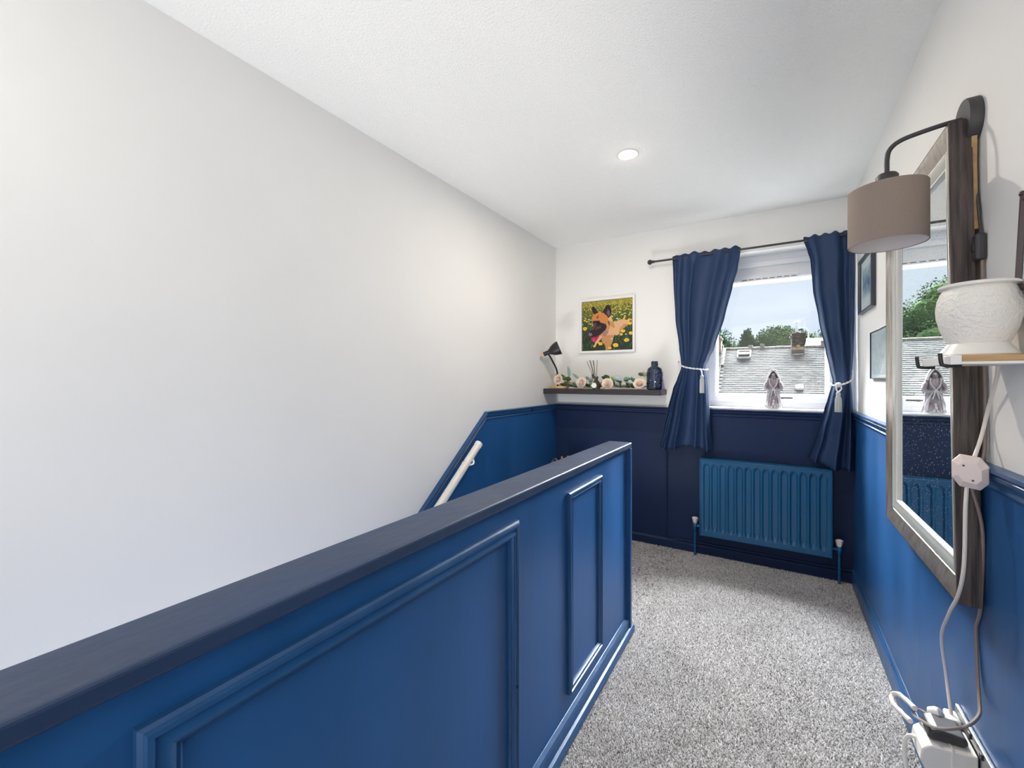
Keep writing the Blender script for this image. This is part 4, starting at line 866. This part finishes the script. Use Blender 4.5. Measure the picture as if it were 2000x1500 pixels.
# ------------------------------------------------------------------ socket, adapter, plug, extension flex
so_ = empty('wall_socket', (XR - 0.006, 1.45, 0.35), 'chrome double wall socket low on the right wall', 'socket')
MB().box(XR - 0.0145, XR - 0.0062, 1.375, 1.600, 0.300, 0.392).build('face_plate', 'chrome', so_, bevel=0.002)
for yy in (1.42, 1.49): MB().box(XR - 0.018, XR - 0.0144, yy, yy + 0.012, 0.372, 0.386).build('rocker_switch', 'charcoal', so_, bevel=0.001)
ad = empty('power_adapter', (0.37, 1.48, 0.29), 'cream white plug-in power adapter block in the wall socket', 'power adapter')
mpa = lambda p, t: (p[0], t, p[1])
MB().prism([(XR - 0.016, 0.300), (0.345, 0.285), (0.322, 0.292), (0.312, 0.315), (0.316, 0.345), (0.330, 0.358), (0.372, 0.362), (XR - 0.016, 0.366)], 1.437, 1.525, mpa).build('housing', 'plastic', ad, bevel=0.004, seg=3)
MB().frame([(1.4355, 0.2895), (1.5265, 0.2895), (1.5265, 0.3665), (1.4355, 0.3665)], [(0, 0.0), (0, 0.003), (0.004, 0.003), (0.004, 0.0)], lambda a_, b_, h_: (0.372 - h_, a_, b_), True).build('seam', 'plastic', ad)
MB().tube(catmull([(0.318, 1.49, 0.335), (0.303, 1.50, 0.325), (0.296, 1.505, 0.29), (0.300, 1.49, 0.22), (0.306, 1.44, 0.12), (0.330, 1.38, 0.03), (0.36, 1.30, 0.008)], 7), 0.0048, 8).build('flex', 'plastic', ad, smooth=True)
bk = empty('black_plug', (0.36, 1.57, 0.37), 'black plug with a white capped end above the power adapter', 'plug')
MB().prism([(0.330, 0.362), (0.334, 0.384), (0.350, 0.392), (0.400, 0.388), (0.405, 0.372), (0.395, 0.366)], 1.455, 1.525, mpa).build('plug_body', 'charcoal', bk, bevel=0.006, seg=3)
MB().lathe([(0.010, 0), (0.016, 0.004), (0.018, 0.018), (0.015, 0.026), (0.006, 0.030)], (0.352, 1.540, 0.376), 20, Matrix.Rotation(R(60), 4, 'Y') @ Matrix.Rotation(R(20), 4, 'X')).build('plug_cap', 'white', bk, smooth=True)
rs = random.Random(2)
tag(MB().tube(catmull([(0.318, 1.555, 0.332), (0.305, 1.60, 0.325), (0.297, 1.635, 0.320), (0.300, 1.665, 0.325), (0.312, 1.66, 0.338), (0.322, 1.62, 0.350), (0.330, 1.57, 0.362)], 6), [0.0065 + 0.0006 * math.sin(i * 1.3) for i in range(37)], 8).build('cable_bundle', 'cablewhite', at=(0.31, 1.60, 0.33), smooth=True),
    'loose bundle of pale taped cable ends beside the power adapter', 'cable')

# ------------------------------------------------------------------ downlights
def downlight(x, y, label, e):
    root = empty('ceiling_downlight', (x, y, H), label, 'ceiling light', 'recessed ceiling downlights')
    MB().lathe([(0.034, -0.001), (0.036, -0.003), (0.048, -0.004), (0.051, -0.001)], (x, y, H), 40, cap0=False, cap1=False).build('trim_ring', 'white', root, smooth=True, solid=0.001)
    MB().lathe([(0.034, -0.003), (0.031, -0.010), (0.022, -0.015), (0.010, -0.0175), (0.001, -0.018)], (x, y, H), 32).build('led_lens', 'led', root, smooth=True)
    lo = lamp('AREA', 'downlight_beam', (x, y, H - 0.022), e, (1.0, 0.90, 0.78), (0, 0, -1), shape='DISK', size=0.06)
    return root
downlight(-0.626, 2.138, 'lit recessed ceiling downlight with a warm glow', 9)
downlight(-1.10, -0.35, 'recessed ceiling downlight above the stairwell behind the camera', 3)

# handrail on the left wall
hr = empty('handrail', (XL + 0.06, 2.12, 0.87), 'cream painted handrail sloping down the left wall over the stairs', 'handrail')
dv = Vector((0, -1, -slope * 0.985)).normalized(); p0 = Vector((XL + 0.068, 2.125, 0.870)); nrm = Vector((0, -dv.z, dv.y))
MB().tube([tuple(p0 + dv * 0.014), tuple(p0 + dv * 2.9)], 0.0225, 24).build('rail', 'offwhite', hr, smooth=True)
MB().tube([tuple(p0), tuple(p0 + dv * 0.003), tuple(p0 + dv * 0.022), tuple(p0 + dv * 0.024)], [0.021, 0.0245, 0.0245, 0.0225], 24).build('end_cap', 'white', hr, smooth=True)
for k in (0.10, 1.4, 2.6):
    b0 = p0 + dv * k
    MB().tube(catmull([tuple(b0 + Vector((0.010, 0, -0.016))), tuple(b0 + Vector((0.014, 0, -0.048))), tuple(b0 + Vector((-0.035, 0, -0.062))), (XL + 0.007, b0.y, b0.z - 0.062)], 5), 0.006, 10).lathe([(0.020, 0), (0.018, 0.005)], (XL + 0.006, b0.y, b0.z - 0.062), 16, Matrix.Rotation(R(90), 4, 'Y')).build('bracket', 'white', hr, smooth=True)

# dried plant in the dark corner behind the half wall
pl = empty('potted_plant', (-1.42, 3.10, 0.0), 'dried brown leafy plant in the dark corner behind the half wall', 'plant')
MB().lathe([(0.075, 0.010), (0.090, 0.03), (0.105, 0.20), (0.110, 0.205), (0.110, 0.225), (0.100, 0.225), (0.095, 0.19)], (-1.42, 3.12, 0), 28).build('pot', 'pot', pl, smooth=True)
MB().lathe([(0.094, 0.185), (0.01, 0.195)], (-1.42, 3.12, 0), 20).build('soil', 'trunk', pl)
rs = random.Random(12)
for k in range(16):
    q = rs.uniform(0, 6.28); h_ = rs.uniform(0.36, 0.46); o_ = rs.uniform(0.06, 0.15)
    mx = lambda x_: max(XL + 0.03, x_)
    P_ = [Vector((-1.42 + 0.03 * math.cos(q), 3.12 + 0.03 * math.sin(q), 0.19)), Vector((-1.42 + 0.3 * o_ * math.cos(q), 3.12 + 0.3 * o_ * math.sin(q), 0.19 + h_ * 0.7)), Vector((mx(-1.42 + 0.7 * o_ * math.cos(q)), min(3.30, 3.12 + 0.7 * o_ * math.sin(q)), 0.19 + h_)), Vector((mx(-1.42 + 1.1 * o_ * math.cos(q)), min(3.31, 3.12 + 1.1 * o_ * math.sin(q)), 0.19 + h_ * 0.93))]
    cs = catmull(P_, 5); sd = Vector((-math.sin(q), math.cos(q), 0)); vs = []; n = len(cs)
    for i, c_ in enumerate(cs):
        w2 = 0.010 * math.sin(math.pi * min(1, (i + 1.0) / n)) + 0.001; vs += [c_ - sd * w2, c_ + sd * w2]
    MB().add(vs, [(2 * i, 2 * i + 1, 2 * i + 3, 2 * i + 2) for i in range(n - 1)]).build('leaf', 'dried', pl, smooth=True, solid=0.0008)

# ------------------------------------------------------------------ outside: houses opposite
pitch = R(35); CP, SP = math.cos(pitch), math.sin(pitch)
def house(name, x0, x1, zr, yr, label, seed, tint):
    root = empty(name, ((x0 + x1) / 2, yr, -3.0), label, 'house')
    ln = 7.6
    ye, ze = yr - ln * CP, zr - ln * SP
    MB().prism([(ye + 0.35, ze - 0.05), (yr, zr - 0.20), (2 * yr - ye - 0.35, ze - 0.05), (2 * yr - ye - 0.35, -3.0), (ye + 0.35, -3.0)], x0, x1, lambda p, t: (t, p[0], p[1])).build('walls', 'render', root)
    MB().prism([(ye, ze), (yr, zr), (2 * yr - ye, ze), (2 * yr - ye, ze - 0.12), (yr, zr - 0.14), (ye, ze - 0.12)], x0, x1, lambda p, t: (t, p[0], p[1])).build('roof_deck', 'render', root)
    # coursed slates as real thin slabs
    rg = random.Random(seed); m = MB(); ex = 0.205; k = 0; s = 0.05
    while s < ln - ex:
        x = x0 + (0 if k % 2 == 0 else 0.18) ; row = rg.uniform(0.9, 1.08)
        while x < x1:
            wd = 0.36 * rg.uniform(0.93, 1.07); xa, xb = max(x0, x + 0.010), min(x1, x + wd - 0.010)
            if xb - xa > 0.05:
                up = 0.030 + rg.uniform(0, 0.010)
                def P_(xx, ss, n_): return (xx, yr - ss * CP - n_ * SP, zr - ss * SP + n_ * CP)
                g = (0.106 + 0.032 * noise.noise(Vector((x * 0.5, s * 0.9, seed)))) * rg.uniform(0.78, 1.12) * row
                col = (g * tint[0], g * tint[1], g * tint[2], 1)
                vs = [P_(xa, s, 0.012), P_(xb, s, 0.012), P_(xb, s + ex + 0.004, up), P_(xa, s + ex + 0.004, up), P_(xa, s + ex + 0.004, 0.0), P_(xb, s + ex + 0.004, 0.0)]
                m.add(vs, [(0, 3, 2, 1), (3, 4, 5, 2)], col)
            x += wd
        s += ex; k += 1
    o = m.build('slates', 'slate', root); o['kind'] = 'stuff'
    x = x0
    while x < x1 - 0.1:
        wd = min(0.45, x1 - x)
        if -9.6 < x < 6.5:
            MB().prism([(-0.17, -0.14), (-0.13, 0.0), (-0.05, 0.055), (0.05, 0.055), (0.13, 0.0), (0.17, -0.14)], x + 0.008, x + wd - 0.008, lambda p, t, dz=rg.uniform(-.012, .012): (t, yr + p[0], zr + 0.03 + p[1] + dz)).build('ridge_tile', 'ridge', root)
        x += 0.45
    return root
YR = 34.0; ZR = 3.42
h1 = house('terraced_house', -3.03, 3.60, ZR, YR, 'slate-roofed house opposite with a sooty chimney and open rooflight', 3, (1.0, 0.985, 0.965))
h2 = house('terraced_house', -15.0, -3.04, ZR + 0.22, YR - 0.1, 'slate-roofed house seen in the mirror, left of the brown chimney', 5, (1.0, 0.985, 0.955))
h3 = house('terraced_house', 3.61, 14.0, ZR + 0.10, YR + 0.15, 'slate-roofed house opposite at the far right, behind the curtain', 8, (1.0, 0.985, 0.965))
# sooty chimney
def on_roof(x, s, n): return (x, YR - s * CP - n * SP, ZR - s * SP + n * CP)
ch = MB()
rs = random.Random(4)
cx0, cx1, cy0, cy1 = 1.02, 1.70, YR - 0.75, YR - 0.10
zz = 2.85; rowi = 0
core = MB().box(cx0 + 0.02, cx1 - 0.02, cy0 + 0.02, cy1 - 0.02, 2.6, 4.02).build('chimney_stack', 'sooty', h1)
while zz < 3.98:
    hh = rs.uniform(0.15, 0.21); x = cx0; n = 3 if rowi % 2 else 2
    cuts = [cx0] + sorted(cx0 + (cx1 - cx0) * (i + rs.uniform(-.12, .12)) / n for i in range(1, n)) + [cx1]
    for a_, b_ in zip(cuts, cuts[1:]):
        MB().box(a_ + 0.010, b_ - 0.010, cy0 - rs.uniform(0, 0.02), cy0 + 0.10, zz + 0.008, zz + hh - 0.008).build('stone', 'mortar_patch' if (rowi in (2, 3) and a_ < 1.4 and b_ > 1.3) else 'sooty', core, bevel=0.012, seg=1)
    MB().box(cx0 - 0.012, cx0 + 0.04, cy0 + 0.01, cy1, zz + 0.008, zz + hh - 0.008).box(cx1 - 0.04, cx1 + 0.012, cy0 + 0.01, cy1, zz + 0.008, zz + hh - 0.008).build('stone', 'sooty', core)
    zz += hh; rowi += 1
cp = MB().box(cx0 - 0.10, cx1 + 0.10, cy0 - 0.10, cy1 + 0.10, 3.98, 4.10); cp.box(cx0 - 0.02, cx1 + 0.06, cy0 - 0.03, cy1, 4.10, 4.26)
for k in range(14): cp.ball((rs.uniform(cx0, cx1), rs.uniform(cy0, cy1), 4.26), rs.uniform(0.07, 0.13), 8, 6, (1.3, 1, 0.7))
cp.build('chimney_cap', 'sooty', h1, bevel=0.01)
MB().box(cx0 - 0.05, cx1 + 0.05, cy0 - 0.12, cy0, 2.72, 2.92).build('lead_flashing', 'ridge', h1)
fl_ = MB().tube([(1.30, YR - 0.45, 4.15), (1.30, YR - 0.45, 4.92)], 0.075, 14); fl_.tube([(1.16, YR - 0.45, 4.97), (1.38, YR - 0.45, 5.0), (1.50, YR - 0.45, 5.12)], [0.06, 0.075, 0.05], 10)
fl_.build('metal_flue', 'galv', h1, smooth=True)
# brown chimney between the houses
lc = MB().box(-3.72, -3.12, YR - 0.9, YR - 0.1, 2.2, 4.05).build('chimney_stack', 'sand', h2, bevel=0.02)
zz = 2.5; rowi = 0
while zz < 4.0:
    for (a_, b_) in ((-3.73, -3.42), (-3.41, -3.11)) if rowi % 2 else ((-3.73, -3.55), (-3.54, -3.28), (-3.27, -3.11)):
        MB().box(a_ + .008, b_ - .008, YR - 0.925 - rs.uniform(0, .02), YR - 0.88, zz + .008, zz + .172).build('stone', 'sand', lc)
    zz += 0.18; rowi += 1
MB().box(-3.79, -3.05, YR - 0.97, YR - 0.03, 4.05, 4.15).box(-3.70, -3.15, YR - 0.85, YR - 0.15, 4.15, 4.30).build('chimney_cap', 'sand', h2, bevel=0.02)
MB().lathe([(0.13, 0), (0.12, 0.3), (0.14, 0.32), (0.14, 0.38)], (-3.45, YR - 0.5, 4.30), 14).build('chimney_pot', 'sand', h2, smooth=True)
vg = MB().add([on_roof(-3.029, 0, 0.0), on_roof(-2.87, 0, 0.0), on_roof(-2.87, 2.2, 0.0), on_roof(-3.029, 2.2, 0.0), on_roof(-3.029, 0, 0.11), on_roof(-2.87, 0, 0.11), on_roof(-2.87, 2.2, 0.11), on_roof(-3.029, 2.2, 0.11)], [(3, 2, 1, 0), (4, 5, 6, 7), (0, 1, 5, 4), (1, 2, 6, 5), (2, 3, 7, 6), (3, 0, 4, 7)]).build('verge_coping', 'ridge', h1)
# open rooflight
def rbox(m_, x0, x1, s0, s1, n0, n1):
    return m_.add([on_roof(x, s, n) for n in (n0, n1) for (x, s) in ((x0, s0), (x1, s0), (x1, s1), (x0, s1))], [(3, 2, 1, 0), (4, 5, 6, 7), (0, 1, 5, 4), (1, 2, 6, 5), (2, 3, 7, 6), (3, 0, 4, 7)])
sx0, sx1, s0_, s1_ = -2.12, -1.30, 0.42, 1.32
fr = MB(); rbox(fr, sx0, sx1, s0_, s0_ + 0.07, 0, 0.14); rbox(fr, sx0, sx1, s1_ - 0.07, s1_, 0, 0.14); rbox(fr, sx0, sx0 + 0.07, s0_, s1_, 0, 0.14); rbox(fr, sx1 - 0.07, sx1, s0_, s1_, 0, 0.14)
fr = fr.build('rooflight', 'roofwin', h1)
hole = MB(); rbox(hole, sx0 + 0.07, sx1 - 0.07, s0_ + .07, s1_ - .07, 0.045, 0.05); hole.build('opening', 'charcoal', fr)
tilt = R(-22); hinge = Vector(on_roof((sx0 + sx1) / 2, (s0_ + s1_) / 2, 0.14))
sm = MB(); L_ = 0.46
T_ = Matrix.Translation(hinge) @ Matrix.Rotation(pitch + tilt, 4, 'X')
sm.box(-0.37, 0.37, -L_, -L_ + 0.08, 0, 0.06, T_); sm.box(-0.37, 0.37, L_ - 0.08, L_, 0, 0.06, T_); sm.box(-0.37, -0.30, -L_, L_, 0, 0.06, T_); sm.box(0.30, 0.37, -L_, L_, 0, 0.06, T_)
sm.build('sash', 'roofwin', fr)
MB().box(-0.31, 0.31, -L_ + 0.07, L_ - 0.07, 0.02, 0.035, T_).build('pane', 'galv', fr)
# flat roof vent lower down
vt = MB(); rbox(vt, 1.10, 1.50, 4.55, 4.90, 0.02, 0.16); vt = vt.build('roof_vent', 'roofwin', h1, bevel=0.02)
# ridge oddments
for (x, z_) in ((-1.35, 0.20), (-0.65, 0.26), (2.75, 0.34)):
    MB().box(x - 0.13, x + 0.13, YR - 0.12, YR + 0.12, ZR - 0.1, ZR + z_).build('ridge_block', 'ridge', h1, bevel=0.02)
# house beyond with a pale roof edge
h4 = empty('distant_house', (6.0, 44.0, -3.0), 'pale stone house beyond the ridge, right of the sooty chimney', 'house')
MB().box(2.65, 12.0, 43.0, 49.0, -3, 3.9).build('walls', 'render', h4)
MB().prism([(42.6, 3.85), (46.0, 4.9), (49.4, 3.85)], 2.5, 12.2, lambda p, t: (t, p[0], p[1])).build('roof', 'ridge', h4)
MB().box(3.9, 4.5, 45.4, 46.4, 4.4, 5.6).build('chimney_stack', 'sand', h4, bevel=0.03)
# lamp post between houses
ps = empty('street_lamp', (2.42, 46.0, -3.0), 'thin pale street lamp rising behind the sooty chimney', 'street lamp')
MB().tube([(2.42, 42.0, -3.0), (2.42, 42.0, 5.35)], [0.09, 0.055], 8).build('post', 'galv', ps)
MB().tube(catmull([(2.42, 42.0, 5.3), (2.2, 42.0, 5.5), (1.9, 42.0, 5.5)], 4), 0.04, 6).box(1.65, 1.95, 41.9, 42.1, 5.44, 5.56).build('lamp_head', 'galv', ps)
MB().box(2.0, 2.42, 41.98, 42.02, 3.6, 3.66).build('crossbar', 'galv', ps)

# ------------------------------------------------------------------ trees
def tree(name, x, y, blobs, trunk, m, label, seed, nl=2600, ls=0.24):
    root = empty(name, (x, y, -3.0), label, 'tree', 'trees beyond the roofs')
    MB().tube([(x, y, -3.0), (x + 0.1, y, trunk)], [0.45, 0.22], 8).build('trunk', 'trunk', root, smooth=True)
    rg = np.random.default_rng(seed); m_ = MB()
    B = [(Vector((x + b[0], y + b[1], b[2])), b[3]) for b in blobs]
    tot = sum(b[1] ** 2 for b in B)
    for c, r in B:
        mm = MB().ball(tuple(c), r * 0.74, 12, 8)
        m_.add([tuple(v) for v in mm.v], mm.f)
        n = int(2.6 * nl * r * r / tot)
        d = rg.normal(size=(n, 3)); d /= np.linalg.norm(d, axis=1)[:, None]
        rr = r * rg.uniform(0.70, 1.10, n)
        for i in range(n):
            p = c + Vector(d[i]) * rr[i]; a_ = Vector(rg.normal(size=3)).normalized(); b_ = a_.cross(Vector(d[i])).normalized();
            s = ls * rg.uniform(0.6, 1.3)
            m_.add([p, p + a_ * s, p + a_ * s * 0.6 + b_ * s * 0.7], [(0, 1, 2)])
    o = m_.build('crown', m, root); return root
tree('leafy_tree', -8.2, 60, [(1.6, 0, 5.6, 2.4), (0.2, 1, 5.9, 2.6), (2.2, -1, 4.4, 2.0), (3.2, 0, 4.0, 1.7), (-1.5, 0, 6.6, 2.4), (0.6, 0, 7.4, 1.3), (-0.5, -3, 3.8, 2.2), (2.4, -3, 3.2, 1.8), (5.0, -3, 2.8, 1.6)], 6, 'tree_a', 'dark green tree above the brown chimney at the left of the view', 21, 3800)
tree('leafy_tree', -12.8, 58, [(0, 0, 7.2, 3.0), (-2.4, 1, 8.0, 3.4), (2.4, 0, 6.0, 2.4), (-0.8, 0, 9.3, 2.0), (3.2, -1, 4.2, 2.2), (-4.5, 0, 8.5, 3.0), (0.5, -3, 4.2, 2.6), (-3.0, -3, 4.6, 2.8), (3.6, -3, 3.2, 2.0), (-6.5, -2, 5, 3)], 7, 'tree_b', 'tall bushy green tree filling the mirror above the roof', 22, 6000)
tree('leafy_tree', -3.2, 64, [(0, 0, 3.6, 2.3), (1.5, 0, 3.2, 2.0), (-1.6, 0, 4.0, 2.2)], 4, 'tree_c', 'low bright green tree between the dark tree and the round one', 23, 2800)
tree('conifer', -2.75, 60, [(0, 0, 4.6, 1.15), (0, 0, 5.6, 0.85), (0, 0, 6.4, 0.60), (0.05, 0, 7.0, 0.35)], 6, 'tree_a', 'small pointed dark conifer left of the large round tree', 24, 1600, 0.26)
tree('leafy_tree', 0.4, 61, [(0, 0, 5.2, 2.4), (-1.5, 0, 4.6, 2.0), (1.6, 0, 5.3, 2.0), (0.6, 0.5, 6.1, 1.6), (-0.6, 0, 5.9, 1.6), (2.4, 0, 4.6, 1.8), (-2.6, 0, 3.8, 1.5)], 5, 'tree_b', 'large round green tree behind the middle of the slate ridge', 25, 5600)
tree('leafy_tree', 5.0, 63, [(0, 0, 4.6, 2.3), (1.8, 0, 4.6, 2.4), (-1.6, 0, 4.2, 1.9), (4.2, 0, 5.0, 2.6)], 5, 'tree_b', 'green tree right of the sooty chimney by the curtain', 26, 4200)
tag(MB().box(-60, 60, 4.2, 120, -3.3, -3.0).build('ground_outside', 'bounce_ground'), None, None, None, 'structure')
hill = MB(); vs = []; nx, ny = 40, 8
for j in range(ny + 1):
    for i in range(nx + 1):
        xx = -60 + 120 * i / nx; yy = 66 + 6 * j
        vs.append((xx, yy, -3 + 5.5 * math.sin(math.pi / 2 * j / ny) + 0.6 * noise.noise(Vector((xx * 0.1, yy * 0.1, 0)))))
hill.add(vs, [(j * (nx + 1) + i, j * (nx + 1) + i + 1, (j + 1) * (nx + 1) + i + 1, (j + 1) * (nx + 1) + i) for j in range(ny) for i in range(nx)])
tag(hill.build('hillside', 'turf', smooth=True), None, None, None, 'structure')
